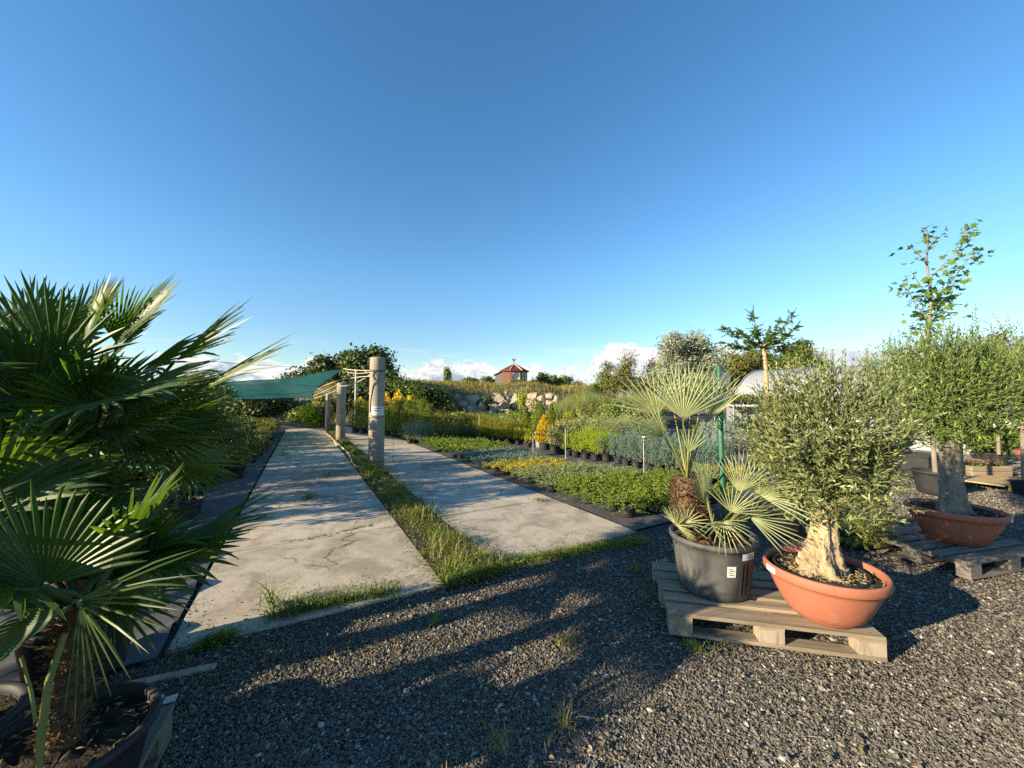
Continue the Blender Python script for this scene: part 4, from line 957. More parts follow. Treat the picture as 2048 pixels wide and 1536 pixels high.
# wooden flower box
o_ = G(1944, 953); t = thing('flower_box', 'low wooden flower box with pink and red blooms on the sunlit gravel', 'flower box', (o_.x, o_.y, 0), R(-6))
mb = MB()
for z in (.055, .16): cbox(mb, (.36, .0, z), (.72, .03, .10), bev=.006); cbox(mb, (.36, .42, z), (.72, .03, .10), bev=.006); cbox(mb, (.015, .21, z), (.03, .387, .10), bev=.006); cbox(mb, (.705, .21, z), (.03, .387, .10), bev=.006)
mb.obj('box', M['wood'], t)
mb = MB(); cbox(mb, (.36, .21, .15), (.66, .36, .05)); mb.obj('soil', M['soil'], t)
def flowers(parent, n, area, z, h, col, name, sz=.035, leafm='green', lmul=6, LL=.05):
    mb = MB(); k = n * lmul; P = np.stack([rng.uniform(*area[0], k), rng.uniform(*area[1], k), z + rng.uniform(0, h, k) ** 1.0], 1)
    leaves(mb, P, rdir(k), nrm(rng.normal(size=(k, 3)) + [0, 0, 1]), LL, LL * .5, 'h'); mb.obj('foliage', M[leafm], parent)
    mb = MB(); P = np.stack([rng.uniform(*area[0], n), rng.uniform(*area[1], n), z + h * rng.uniform(.7, 1.15, n)], 1)
    for q in range(5):
        a_ = q * 1.257 + rng.uniform(0, .4, n); d = np.stack([np.cos(a_), np.sin(a_), np.full(n, .35)], 1); leaves(mb, P, d, np.array([[0, 0, 1.]]) + d * -.2, sz, sz * .8, 'd')
    mb.obj('blossoms', M[col], parent)
flowers(t, 55, ((.05, .68), (.04, .38)), .16, .13, 'pflower', 'blossoms')
# yellow green bedding plants behind the box
o_ = G(1985, 925); t = thing('bedding_shrub', 'bushy plant with pale yellow leaf tips behind the wooden flower box', 'shrub', (o_.x + .35, o_.y + .3, 0))
mb = MB(); pot_profile(mb, .16, .2, .26); mb.obj('pot', M['pot'], t)
mb = MB(); clumps(mb, [((0, 0, .52), (.72, .55, .34))], 170, 16, .07, .085, .05, 'h', 0, .6); mb.obj('foliage', M['green'], t)
mb = MB(); P, O = lobed(150, (0, 0, .56), (.74, .58, .36), 6, .2, .9); P = P[P[:, 2] > .6]
for q in range(6): leaves(mb, P + rng.normal(size=P.shape) * .03, rdir(len(P)), nrm(rng.normal(size=P.shape) * .4 + [0, 0, 1]), .085, .05, 'h')
mb.obj('tip_foliage', M['lime'], t)
o_ = G(1975, 918); t = thing('white_bedding_plant', 'low plant with small white blooms right behind the flower box', 'flowering plant', (o_.x - .15, o_.y + .05, 0)); 
mb = MB(); pot_profile(mb, .12, .15, .18); mb.obj('pot', M['pot'], t); flowers(t, 40, ((-.3, .3), (-.15, .15)), .14, .14, 'wflower', 'blossoms')
# bushes filling the edge of the frame behind the stout tree
for (px, py, Y, rx, rzz, mt, lab) in ((2035, 720, 6.2, .55, .75, 'olive_b', 'pale yellow green olive bush at the frame edge behind the stout tree'),
                                      (1988, 735, 9.0, .30, .95, 'plum', 'dark purple leaved slim tree showing only its tip above the stout tree')):
    c = A(px, py, Y); t = thing('tall_shrub', lab, 'shrub', (c.x, c.y, 0)); zt = c.z
    mb = MB(); tube(mb, [(0, 0, .25), (.02, 0, zt * .5), (0, 0, zt)], [.035, .03, .015], 8); mb.obj('stem', M['greybark'], t)
    mb = MB(); pot_profile(mb, .12, .15, .22); mb.obj('pot', M['pot'], t)
    shrub_crown(t, (0, 0, zt), (rx, rx, rzz), (0, 0, zt - rzz * .8), 330, mt, .07 if mt == 'olive_b' else .09, .018 if mt == 'olive_b' else .05, K=14, sl=(.25, .5), up=.9, limbs=8, name='crown', inner=.25)

# ---- young maple on a bare stem
c0 = A(1862, 760, 6.3); t = thing('young_maple', 'slender young maple with sparse lobed leaves rising high above the stout tree', 'maple tree', (c0.x, c0.y, 0))
def MP(px, py, dy=0): v = A(px, py, 6.3 + dy); return np.array((v.x - c0.x, v.y - c0.y, v.z))
mb = MB()
lead = [np.array((0, 0, .3)), MP(1856, 760), MP(1856, 690), MP(1859, 640), MP(1862, 590), MP(1857, 555), MP(1853, 520), MP(1856, 490), MP(1853, 455)]
tube(mb, lead, [.035, .026, .024, .022, .02, .018, .014, .010, .005], 8)
BR = [[(1860, 620, 0), (1880, 590, .1), (1905, 560, .15), (1935, 520, .2), (1960, 500, .2)], [(1857, 560, 0), (1885, 530, -.1), (1915, 505, -.15), (1930, 480, -.15), (1938, 455, -.15)], [(1859, 640, 0), (1835, 615, 0), (1815, 580, .1), (1805, 570, .1)],
      [(1858, 600, 0), (1840, 570, -.1), (1820, 540, -.1)], [(1855, 500, 0), (1870, 480, .1), (1885, 470, .1)], [(1854, 530, 0), (1835, 505, 0), (1815, 490, 0)], [(1860, 650, 0), (1880, 625, .2), (1900, 610, .2)], [(1862, 610, 0), (1880, 580, -.2), (1900, 575, -.2)]]
for b_ in BR: tube(mb, [MP(*q) for q in b_], np.linspace(.011, .004, len(b_)), 6)
mb.obj('trunk', M['greybark'], t)
mb = MB(); pts = []
def along(b_, n, jit): 
    Q = np.array([MP(*q) for q in b_]); s = rng.uniform(.2, len(Q) - 1, n); i = np.minimum(s.astype(int), len(Q) - 2); return Q[i] + (Q[i + 1] - Q[i]) * (s - i)[:, None] + rng.normal(size=(n, 3)) * jit
for b_, n_ in zip(BR, (80, 44, 30, 20, 14, 11, 34, 30)): pts.append(along(b_, n_, .075))
pts.append(along([(1859, 655, 0), (1862, 590, 0)], 80, .14)); pts.append(along([(1852, 470, 0), (1853, 445, 0)], 9, .06)); pts.append(along([(1858, 680, 0), (1859, 640, 0)], 26, .12)); pts.append(along([(1856, 740, 0), (1858, 690, 0)], 14, .12))
P = np.concatenate(pts); d = nrm(rng.normal(size=P.shape) * [1, 1, .5] + [0, 0, -.25]); nn_ = nrm(rng.normal(size=P.shape) * .55 + np.array([-.35, -.35, 1]))
s_ = rng.uniform(.7, 1.25, len(P)); leaves(mb, P, d, nn_, .128 * s_, .13 * s_, 'm', 0, .25); mb.obj('crown', M['maple'], t)
mb = MB(); pot_profile(mb, .22, .27, .38); mb.obj('pot', M['pot'], t)

# ---- flat crowned tree grafted on a bare stem
c0 = A(1532, 780, 9.0); t = thing('flat_crowned_tree', 'small tree with a flat spreading crown on a bare tan stem before the tunnel', 'tree', (c0.x, c0.y, 0))
def MP(px, py, dy=0): v = A(px, py, 9 + dy); return np.array((v.x - c0.x, v.y - c0.y, v.z))
mb = MB(); tube(mb, [np.array((.03, 0, .2)), MP(1534, 780), MP(1532, 740), MP(1528, 700), MP(1526, 690)], [.05, .048, .045, .042, .05], 10); mb.obj('trunk', M['tanbark'], t)
mb = MB(); LV = MB()
ends = [(1440, 650, 0), (1447, 684, -.3), (1505, 628, .1), (1590, 622, .2), (1598, 650, .3), (1612, 680, 0), (1480, 662, .4), (1560, 640, -.5), (1470, 690, .5), (1575, 668, -.6), (1510, 660, -.7), (1540, 655, .8), (1590, 695, .4), (1490, 672, -.9), (1550, 665, -1.0), (1530, 690, 1.0)]
hub = MP(1527, 695)
for e in ends:
    E = MP(*e); mid = hub + (E - hub) * .5 + np.array([0, 0, -.06]); tube(mb, [hub, mid, E], [.018, .012, .004], 6)
    n_ = 20; f = rng.uniform(.3, 1.0, n_)[:, None]; Pp = hub + (E - hub) * f + np.array([0, 0, -.06]) * 4 * f * (1 - f); dd = nrm((E - hub) + rng.normal(size=(n_, 3)) * .9 * np.linalg.norm(E - hub)) * [1, 1, .55]
    shoots(LV, Pp, dd, rng.uniform(.10, .26, n_), 13, .062, .046, 1.0, 'h', 0, 1, .003, .05)
mb.obj('limbs', M['greybark'], t); LV.obj('crown', [M['carp'], M['greybark']], t)
mb = MB(); pot_profile(mb, .2, .24, .3); mb.obj('pot', M['pot'], t)
# ================================================================== palms at the left edge
def fan_palm(label, loc, pot, trunk, group='fan palms in black pots', lean=(0, 0), potmat='pot', base_z=0.0):
    r0, r1, h = pot
    t = thing('potted_fan_palm', label, 'palm', loc, 0, group)
    mb = MB(); pot_profile(mb, r0, r1, h, lip=.018, n=56); o_p = mb.obj('pot', M[potmat], t)
    soil_part(t, r1 * .93, h * .88, 110)
    palm_trunk(t, (0, 0), h * .84, trunk[0], trunk[1], trunk[2], lean, 'trunk', 700, .035)
    return t, Vector(loc) + Vector((lean[0], lean[1], trunk[0])), o_p
def FR(t, top, hub, ax, nn_, Rr, **kw):
    k = dict(nseg=25, span=3.6, split=.48, wf=1.05, droop=.10, cup=.18, fold=.4, pet=.010, sag=.10, shape=.22, tipbend=.2); k.update(kw)
    b = top + Vector((rng.normal() * .015, rng.normal() * .015, rng.normal() * .03)) - Vector((0, 0, .03))
    frond(t, t.location, b, hub, ax, nn_, Rr, ('fan', 'petdark'), **k)
def auto_fronds(t, top, n, az0, az1, el0, el1, pl, Rr, seed=1):
    g = np.random.default_rng(seed)
    for i in range(n):
        a_ = az0 + (az1 - az0) * (i + g.uniform(.2, .8)) / n; e = g.uniform(el0, el1); l_ = g.uniform(*pl)
        d = Vector((cos(a_) * cos(e), sin(a_) * cos(e), sin(e))); hub = top + d * l_
        tilt = g.uniform(-.5, .1); ax = Vector((cos(a_) * cos(e + tilt), sin(a_) * cos(e + tilt), sin(e + tilt)))
        nn_ = Vector((-cos(a_) * sin(e + tilt), -sin(a_) * sin(e + tilt), cos(e + tilt))) + Vector(g.normal(size=3) * .35)
        FR(t, top, hub, ax, nn_, g.uniform(*Rr), span=g.uniform(2.6, 3.9), droop=g.uniform(.06, .2), nseg=int(g.integers(20, 27)))
# --- tall palm standing on the ground cloth
TP = (-2.42, 2.16, .03)
t, top, op = fan_palm('tall dark fan palm whose fronds rise highest against the sky', TP, (.19, .235, .34), (1.22, .085, .07), lean=(.02, -.02))
FR(t, top, A(112, 738, 1.86), (.15, -.25, 1), (.25, -.95, .2), .50, span=4.2, nseg=26, split=.34, droop=.03, wf=.82)
FR(t, top, A(215, 705, 2.05), (.80, .0, .60), (-.55, -.75, .45), .60, span=1.35, nseg=14, split=.36, droop=.03)
FR(t, top, A(235, 690, 2.2), (.55, .05, .85), (-.7, -.3, .5), .45, span=2.0, nseg=22, split=.42, droop=.02)
FR(t, top, A(350, 722, 2.15), (.90, .0, .44), (-.45, -.75, .5), .55, span=1.1, nseg=13, split=.36, droop=.03)
FR(t, top, A(335, 815, 2.0), (.93, -.0, .36), (-.35, -.5, .8), .76, span=.75, nseg=11, split=.34, droop=.02)
FR(t, top, A(280, 745, 2.2), (.9, .1, .38), (-.3, -.6, .7), .46, span=1.8, nseg=17, split=.4)
FR(t, top, A(165, 720, 2.1), (.45, .0, .9), (-.5, -.8, .3), .50, span=1.6, nseg=16, split=.4, droop=.02)
FR(t, top, A(250, 790, 1.95), (.98, -.1, .12), (-.1, -.6, .8), .50, span=1.5, nseg=16, split=.4)
FR(t, top, A(205, 812, 1.75), (.95, -.15, .12), (0, -.35, .95), .46, span=2.6, nseg=26, tipbend=.5)
FR(t, top, A(110, 825, 1.70), (.35, -.6, -.1), (.1, -.45, .9), .40, span=3.2, nseg=28, tipbend=.9, split=.5)
FR(t, top, A(25, 770, 1.95), (-.7, -.1, .65), (.4, -.6, .6), .45, span=3.2)
FR(t, top, A(40, 690, 2.25), (-.2, .25, 1), (.1, -.8, .5), .45, span=3.4, droop=.03)
FR(t, top, A(140, 680, 2.45), (.1, .3, 1), (-.1, -.9, .4), .42, span=3.2, droop=.03)
FR(t, top, A(60, 905, 1.8), (-.75, -.2, -.35), (.3, -.5, .8), .42, span=2.8, droop=.15)
FR(t, top, A(255, 880, 1.95), (.8, -.1, -.25), (.3, -.4, .85), .40, span=2.6, droop=.12)
FR(t, top, A(340, 930, 2.3), (.6, .3, -.25), (.2, -.3, .9), .38, span=2.8, droop=.1)
FR(t, top, A(310, 770, 2.6), (.75, .55, .25), (-.3, -.3, .9), .44, span=3.0)
FR(t, top, A(330, 850, 2.4), (.9, .4, .05), (-.1, -.3, .95), .40, span=2.6)
FR(t, top, A(150, 930, 1.9), (.1, -.5, -.6), (.1, -.8, .4), .36, span=2.8, droop=.1)
auto_fronds(t, top, 12, R(20), R(330), .0, .9, (.28, .42), (.40, .48), 3)
for (px, py, Y, ax, nn_, Rr, sp) in ((170, 770, 2.0, (.8, -.1, .5), (-.4, -.6, .6), .50, 1.8), (60, 800, 1.85, (-.2, -.4, .6), (.2, -.8, .5), .46, 2.8), (215, 850, 1.9, (.95, -.15, -.05), (0, -.5, .85), .52, 1.8), (150, 870, 1.85, (.6, -.4, -.35), (.2, -.7, .6), .42, 2.2),
                                     (290, 800, 2.25, (.95, .2, .15), (-.2, -.5, .85), .48, 1.6), (20, 860, 1.9, (-.6, -.3, .1), (.2, -.7, .6), .44, 2.4), (310, 870, 2.2, (.9, .1, -.2), (0, -.5, .85), .44, 1.8), (80, 690, 2.2, (.0, .1, 1), (-.1, -.95, .2), .44, 2.2), (180, 660, 2.3, (.4, .15, .9), (-.4, -.85, .3), .42, 1.6)):
    FR(t, top, A(px, py, Y), ax, nn_, Rr, span=sp, nseg=int(12 + sp * 4), split=.38, droop=.05)
# --- small palm in the pot on the pallet close to the camera
FPp = (-1.505, 1.30, .155)
t, top, op = fan_palm('small sunlit fan palm with drooping fronds in the pot with an orange sticker', FPp, (.178, .228, .275), (.70, .050, .040), lean=(.02, .02))
mb = MB(); patch(mb, 0, 0, lambda z: .185 + .053 * z / .25, -.80, -.70, .165, .212, 0, .004, 3); mb.obj('sticker', M['orange'], op)
FR(t, top, A(88, 1172, 1.22), (-.12, -.05, 1), (.28, -.92, .2), .34, span=3.0, nseg=28, split=.5, droop=.01, cup=.1)
FR(t, top, A(150, 1203, 1.22), (.98, -.05, .10), (-.55, -.55, .62), .42, span=1.0, nseg=9, split=.20, droop=.08, wf=.85, tipbend=.2, shape=.1)
FR(t, top, A(160, 1210, 1.18), (.55, -.2, -.78), (-.4, -.6, .6), .28, span=.8, nseg=6, split=.2, droop=.05, wf=.8, tipbend=.5)
FR(t, top, A(128, 1222, 1.17), (-.72, -.15, -.52), (-.3, -.5, .75), .40, span=1.6, nseg=20, split=.4, droop=.06)
FR(t, top, A(190, 1150, 1.5), (.25, .15, 1), (-.1, -.95, .2), .30, span=2.8, nseg=26, split=.55, droop=.01)
FR(t, top, A(255, 1128, 1.62), (.45, .3, .8), (-.35, -.85, .3), .36, span=2.6, nseg=26, split=.5, droop=.02)
FR(t, top, A(330, 1118, 1.60), (.93, .12, .28), (-.2, -.3, .92), .46, span=2.0, nseg=24, split=.42, droop=.08)
FR(t, top, A(120, 1130, 1.5), (-.2, .3, .9), (.1, -.95, .3), .34, span=3.0, nseg=26, split=.5)
FR(t, top, A(215, 1200, 1.55), (.85, .35, -.25), (.1, -.3, .9), .30, span=2.6, nseg=22, droop=.12, split=.35)
FR(t, top, A(60, 1190, 1.4), (-.95, .15, .15), (.1, -.4, .9), .36, span=2.8, nseg=24, droop=.1)
auto_fronds(t, top, 9, R(40), R(260), .1, 1.0, (.16, .26), (.30, .38), 8)
# two thick stalk stubs and a dead stalk hanging down the trunk
mb = MB(); T0 = Vector((.095, -.085, .66)); tube(mb, [T0, T0 + Vector((.0, -.035, -.12)), T0 + Vector((-.005, -.045, -.28)), T0 + Vector((-.01, -.04, -.37))], [.008, .009, .010, .008], 8)
tube(mb, [Vector((-.02, -.10, .60)), Vector((.03, -.11, .50)), Vector((.06, -.12, .42))], .005, 6)
mb.obj('hanging_stalk', M['petiole'], t)
o_ = Vector((-1.83, 1.10, 0)); make_pallet('grey weathered pallet under the small fan palm with the orange sticker', Vector((-1.05, .70, .010)), R(115), 'woodgrey')
# --- palms further along the edge of the frame
t, top, op = fan_palm('dark fan palm at the frame edge with only its pot and low fronds showing', (-2.15, 1.42, .02), (.18, .225, .33), (.95, .075, .06))
auto_fronds(t, top, 13, R(-30), R(330), -.1, .95, (.22, .38), (.36, .44), 21)
mb = MB(); patch(mb, 0, 0, lambda z: .24, -1.0, -.3, .25, .285, 0, .004, 5); mb.obj('name_label', M['white'], op)
t, top, op = fan_palm('bushy fan palm mostly hidden by the other palms beside the frame edge', (-2.75, 1.62, .02), (.2, .25, .36), (1.38, .085, .07))
auto_fronds(t, top, 15, R(-40), R(320), -.1, 1.1, (.28, .42), (.40, .50), 33)
t, top, op = fan_palm('unseen fan palm added outside the frame to shade the small palm pot', (-2.45, .72, .02), (.2, .25, .36), (.56, .085, .07))  # unseen palm, added and kept low to shade the small palm's pot and gravel
auto_fronds(t, top, 12, R(-40), R(320), -.3, .5, (.16, .3), (.34, .42), 44)
# broken concrete and plant tags on the gravel
for (px, py, s_, lab) in ((340, 1400, .05, 'flat pale plant tag lying on the gravel beside the small palm pot'), (308, 1405, .06, 'second pale plant tag against the rim of the small palm pot')):
    o_ = G(px, py, .01); mb = MB(); cbox(mb, (0, 0, .004), (s_ * 1.1, s_ * .8, .003), bev=.0008, rot=Matrix.Rotation(.3, 3, 'X') @ Matrix.Rotation(.4, 3, 'Z'))
    tag(mb.obj('plant_tag', M['white'], loc=o_), lab, 'plant tag', 'plant tags')
o_ = G(280, 1360); mb = MB(); cbox(mb, (.16, .02, .006), (.40, .05, .03), R(22), .012); tag(mb.obj('kerb_stone', M['slab'], loc=o_), 'low broken concrete edging in the gravel beside the palm pots', 'edging stone')

# ================================================================== left bed
def leafy(mb, c, rad, n, LL, LW, mi=0, kind='h', inner=.3, up=.3):
    P, O = lobed(n, c, rad, 8, .35, inner); d = nrm(O + rng.normal(size=P.shape) * .7 + np.array([0, 0, up])); nn_ = nrm(rng.normal(size=P.shape) * .7 + O * .4 + np.array([0, 0, .7]))
    leaves(mb, P, d, nn_, LL * rng.uniform(.6, 1.3, n), LW * rng.uniform(.6, 1.3, n), kind, mi)
def proto_young(mt, h, n, seed, LL=.075, LW=.042):
    t = thing('young_tree', '', 'young tree', (0, 0, -50), 0, 'young trees in the shaded bed')
    mb = MB(); pot_profile(mb, .12, .145, .25, n=20); mb.obj('pot', M['pot'], t)
    mb = MB(); tube(mb, [(0, 0, .2), (.02, .01, h * .4), (-.01, .02, h * .75), (.01, 0, h)], [.014, .012, .009, .004], 6)
    LV = MB(); k = 16; zz = rng.uniform(h * .25, h * .98, k); a_ = rng.uniform(0, 6.28, k); l_ = rng.uniform(.25, .55, k) * (1.1 - zz / h * .6)
    for z, a1, l1 in zip(zz, a_, l_):
        e = np.array((cos(a1) * l1, sin(a1) * l1, z + l1 * .75)); tube(mb, [(0, 0, z), e * .6 + np.array((0, 0, z * .4 - .02)), e], [.006, .004, .002], 4)
        m = n // k; f = rng.uniform(.2, 1.05, m)[:, None]; P = np.array((0, 0, z)) + (e - [0, 0, z]) * f + rng.normal(size=(m, 3)) * .06
        leaves(LV, P, rdir(m) * [1, 1, .5] - [0, 0, .3], nrm(rng.normal(size=(m, 3)) * .7 + [0, 0, 1]), LL * rng.uniform(.6, 1.3, m), LW, 'h', 0, .2)
    mb.obj('stem', M['bark'], t); LV.obj('crown', M[mt], t); return t
protos = [proto_young('green', 1.7, 1500, 1, .06, .036), proto_young('warm', 1.85, 1700, 2, .055, .034), proto_young('dark', 1.6, 1600, 3, .055, .032), proto_young('green', 1.5, 1700, 4, .05, .03)]
spots = [(5.6, -1.9), (6.1, -2.9), (6.6, -1.55), (7.2, -2.2), (7.7, -3.4), (8.0, -1.6), (8.6, -2.6), (6.9, -4.4), (9.2, -3.6), (9.9, -2.9), (10.6, -4.4), (8.4, -5.2), (11.5, -3.4), (12.6, -4.6), (13.8, -3.8), (15.5, -4.6), (7.5, -6.0), (9.6, -6.2), (11.8, -5.6), (14.6, -5.8), (17, -4.2), (6.2, -5.6), (7.0, -1.35), (7.9, -2.4), (8.7, -1.5), (9.2, -2.1), (9.8, -1.6), (10.4, -2.3), (11.2, -2.0), (5.9, -2.4), (7.1, -3.0), (6.4, -1.25), (9.0, -4.4), (10.8, -3.2), (12.2, -2.6), (13.4, -3.0)]
for i, (u_, v_) in enumerate(spots):
    p0 = protos[i % 4]; loc = W(u_, v_, .02)
    if i < 4: p0.location = loc; o = p0
    else: o = dup(p0, loc, rng.uniform(0, 6), rng.uniform(.85, 1.12))
    o['label'] = 'thin leafy young tree in the dark crowd behind the palms' if i not in (2, 12) else {2: 'forked young tree with bare lower stem beside the teal trolley', 12: 'young tree standing alone on the ground cloth behind the tall palm'}[i]
def proto_low(name, mt, h, r, n, LL, LW, cat, group, lab, pr=.11, ph=.18, kind='h', gm=None):
    t = thing(name, lab, cat, (0, 0, -50), 0, group)
    mb = MB(); pot_profile(mb, pr, pr * 1.2, ph, n=16); mb.obj('pot', M['pot'], t)
    mb = MB(); leafy(mb, (0, 0, ph + h * .45), (r, r, h * .55), n, LL, LW, 0, kind); mb.obj('foliage', M[mt], t); return t
lowp = [proto_low('leafy_shrub', 'green', .42, .27, 520, .055, .032, 'shrub', 'leafy shrubs lining the shaded side of the path', 'leafy mid green shrub in the crowded pots along the path edge under the net'),
        proto_low('leafy_shrub', 'jun_grey', .36, .27, 620, .042, .022, 'shrub', 'leafy shrubs lining the shaded side of the path', 'grey green small leaved shrub in the crowded pots along the path edge under the net'),
        proto_low('leafy_shrub', 'dark', .50, .28, 560, .055, .034, 'shrub', 'leafy shrubs lining the shaded side of the path', 'dark leaved shrub in the crowded pots along the path edge under the net'),
        proto_low('leafy_shrub', 'warm', .46, .27, 520, .05, .03, 'shrub', 'leafy shrubs lining the shaded side of the path', 'olive green shrub in the crowded pots along the path edge under the net')]
cnt = 0
for u_ in np.arange(8.6, 21.5, .62):
    for v_ in (-1.12, -1.62, -2.15, -2.7, -3.3):
        if v_ > -1.3 and u_ < 9: continue
        k = int(rng.integers(0, 4)); p0 = lowp[k]; loc = W(u_ + rng.normal() * .07, v_ + rng.normal() * .06, .02); s_ = rng.uniform(.75, 1.1) * (1 + .16 * (-v_ - 1.1)) * (1 + .02 * (u_ - 9))
        if p0.location.z < -10: p0.location = loc; p0.scale = (s_,) * 3
        else: dup(p0, loc, rng.uniform(0, 6), s_)
o_ = W(12.4, -.98, .02); t = thing('red_leaved_plant', 'small rust red plant at the path edge under the shade net', 'plant', o_)
mb = MB(); pot_profile(mb, .08, .1, .15, n=16); mb.obj('pot', M['pot'], t); mb = MB(); leafy(mb, (0, 0, .24), (.17, .17, .14), 260, .05, .03); mb.obj('foliage', M['rust'], t)
o_ = W(13.6, -.95, .02); t = thing('white_flowering_plant', 'small plant with white blooms at the path edge beyond the rust red one', 'flowering plant', o_)
mb = MB(); pot_profile(mb, .08, .1, .15, n=16); mb.obj('pot', M['pot'], t); flowers(t, 26, ((-.13, .13), (-.13, .13)), .14, .16, 'wflower', 'blossoms')
for (u_, v_, s_, lab) in ((9.3, -1.15, 1.2, 'black pot at the corner of the shaded bed next to the path'), (8.5, -1.6, 1.0, 'black pot behind the corner pot of the shaded bed'), (5.95, -1.25, 1.15, 'dark empty pot beside the foot of the teal trolley')):
    t = simple_pot(lab, 'pot', W(u_, v_, .02), .11 * s_, .14 * s_, .24 * s_, group='dark pots along the shaded path edge')
# teal trolley
o_ = G(392, 1022); t = thing('plant_trolley', 'teal steel plant trolley with mesh shelves among the young trees', 'trolley', (o_.x, o_.y, .03), R(178))
for (x, y) in ((0, 0), (0, .5), (1.15, 0), (1.15, .5)):
    mb = MB(); cbox(mb, (x, y, .65), (.028, .010, 1.2), bev=.002); cbox(mb, (x + .0, y + .0192, .65), (.010, .028, 1.2), bev=.002); mb.obj('post', M['tealmetal'], t)
for z in (.14, .66, 1.1):
    mb = MB()
    for y in (0.02, .48): tube(mb, [(0, y, z), (1.15, y, z)], .012, 6)
    for x in (0.02, 1.13): tube(mb, [(x, .02, z), (x, .48, z)], .012, 6)
    for x in np.arange(.08, 1.1, .07): tube(mb, [(x, .02, z + .006), (x, .48, z + .006)], .004, 4)
    for y in (.15, .3): tube(mb, [(0.02, y, z + .002), (1.13, y, z + .002)], .005, 4)
    mb.obj('shelf', M['tealmetal'], t)
for (x, y) in ((0, 0), (0, .5), (1.15, 0), (1.15, .5)):
    mb = MB(); tube(mb, [(x - .012, y, .04), (x + .012, y, .04)], .045, 14); mb.obj('caster', M['pot'], t)
# ================================================================== posts, net, ropes, hose
def post(px, py, ptop, r, label, lean=0):
    b = G(px, py); H = CAMH + (ray(px, ptop).z / ray(px, ptop).y) * b.y
    t = thing('concrete_post', label, 'post', (b.x, b.y, -.02), 0, 'concrete posts between the paths'); mb = MB()
    lathe(mb, [(.002, 0), (r * 1.02, 0), (r, .02)] + [(r * (1 - .04 * k / 10), .02 + (H - .04) * k / 10) for k in range(1, 11)] + [(r * .93, H), (r * .8, H + .008), (.002, H + .008)], 36, 0, True, lambda z, th: 1 + .006 * np.sin(th * 3 + z * 4))
    mb.obj('shaft', M['post'], t); return t, Vector((b.x, b.y, H)), r
P1, P1T, r1 = post(752, 938, 714, .172, 'tallest thick concrete post with a white notice on it')
P2, P2T, r2 = post(681, 881, 765, .168, 'middle concrete post tied to the corner of the shade net')
P3, P3T, r3 = post(655, 861, 786, .118, 'slimmest concrete post standing farthest along the hose')
def ring(mb, c, r, z, rr=.006, turns=1):
    tube(mb, [Vector((c.x + r * cos(q), c.y + r * sin(q), z + .02 * q / 6.28 * (turns - 1) + .01 * sin(q))) for q in np.linspace(0, 6.283 * turns, 22 * turns)], rr, 5)
mb = MB(); zr = A(752, 741, P1T.y).z
ring(mb, P1T, r1 * .985, zr, .009); ring(mb, P1T, r1 * .985, zr - .025, .009)
fy = P1T.y - r1 * 1.0
def onpost(px, py): 
    v = A(px, py, P1T.y - .13); d = Vector((v.x - P1T.x, 0, 0)).x; y = P1T.y - sqrt(max(.0001, (r1 * 1.02) ** 2 - d * d)); v = A(px, py, y); return Vector((v.x, y - .006, v.z))
tube(mb, [onpost(*q) for q in ((748, 742), (746, 752), (749, 759), (755, 761), (756, 756), (752, 745))], .0085, 5)
tube(mb, [onpost(*q) for q in ((757, 762), (750, 764), (746, 772), (743, 790), (741, 805), (740, 825))], .0085, 5)
tag(mb.obj('wire_loop', M['wire']), 'dark wire wound round the tallest post and hanging down to the notice', 'wire')
mb = MB(); ring(mb, P1T, r1 * 1.006, A(752, 833, P1T.y).z, .006); ring(mb, P1T, r1 * 1.012, A(752, 921, P1T.y).z, .006); tag(mb.obj('binding_wire', M['wire']), 'thin binding wire tight round the tallest post below the notice', 'wire')
# notice
zt, zb = A(752, 813, fy).z, A(752, 831, fy).z
t = thing('notice_sign', 'small white notice with two blue lines of print strapped to the tallest post', 'sign', (P1T.x, P1T.y, 0))
mb = MB(); patch(mb, 0, 0, lambda z: r1 * .99, -1.92, -.30, zb, zt, 0, .007, 10); patch(mb, 0, 0, lambda z: r1 * .99, -1.92, -.30, zb, zt, 0, .0045, 10); mb.obj('plate', M['white'], t)
mb = MB(); g = np.random.default_rng(2)
def marks(z, a0, a1, h):
    a = a0
    while a < a1:
        w_ = g.uniform(.035, .065)
        if g.uniform() > .12: patch(mb, 0, 0, lambda zz: r1 * .99, a, a + w_, z - h / 2, z + h / 2 * g.uniform(.75, 1), 0, .0085, 1)
        a += w_ + .016
hz = zt - zb
marks(zt - hz * .2, -1.52, -.62, hz * .12); marks(zt - hz * .46, -1.72, -.5, hz * .12); mb.obj('lettering', M['blueink'], t)
# shade net, sagging between its corner ropes
c00 = A(687, 739, 9.7); c10 = A(628, 796, 20.5); c01 = A(330, 752, 11.0); c11 = A(330, 796, 23)
mb = MB(); K = 28; V = []
for i in range(K + 1):
    for j in range(K + 1):
        a, b = i / K, j / K                          # a along the path, b across
        p = c00.lerp(c10, a).lerp(c01.lerp(c11, a), b)
        p = p + Vector((0, 0, -1)) * (.10 * 4 * a * (1 - a) * (1 - b * .4) + .22 * 4 * b * (1 - b) * (1 - a) ** .5) + Vector((-.35, .1, 0)) * (4 * a * (1 - a)) * (1 - b) * 1.2
        p.z += .012 * sin(a * 40 + b * 9) + .02 * sin(b * 17 + a * 5); V.append(tuple(p))
mb.add(V, [[i * (K + 1) + j, i * (K + 1) + j + 1, (i + 1) * (K + 1) + j + 1, (i + 1) * (K + 1) + j] for i in range(K) for j in range(K)], 0, True)
n_ = thing('shade_net', 'teal shade net stretched over the young plants and tied to the concrete posts', 'shade net', c00)
V0 = np.array(V) - np.array(tuple(c00)); mb.v[0] = V0; mb.obj('net', M['net'], n_)
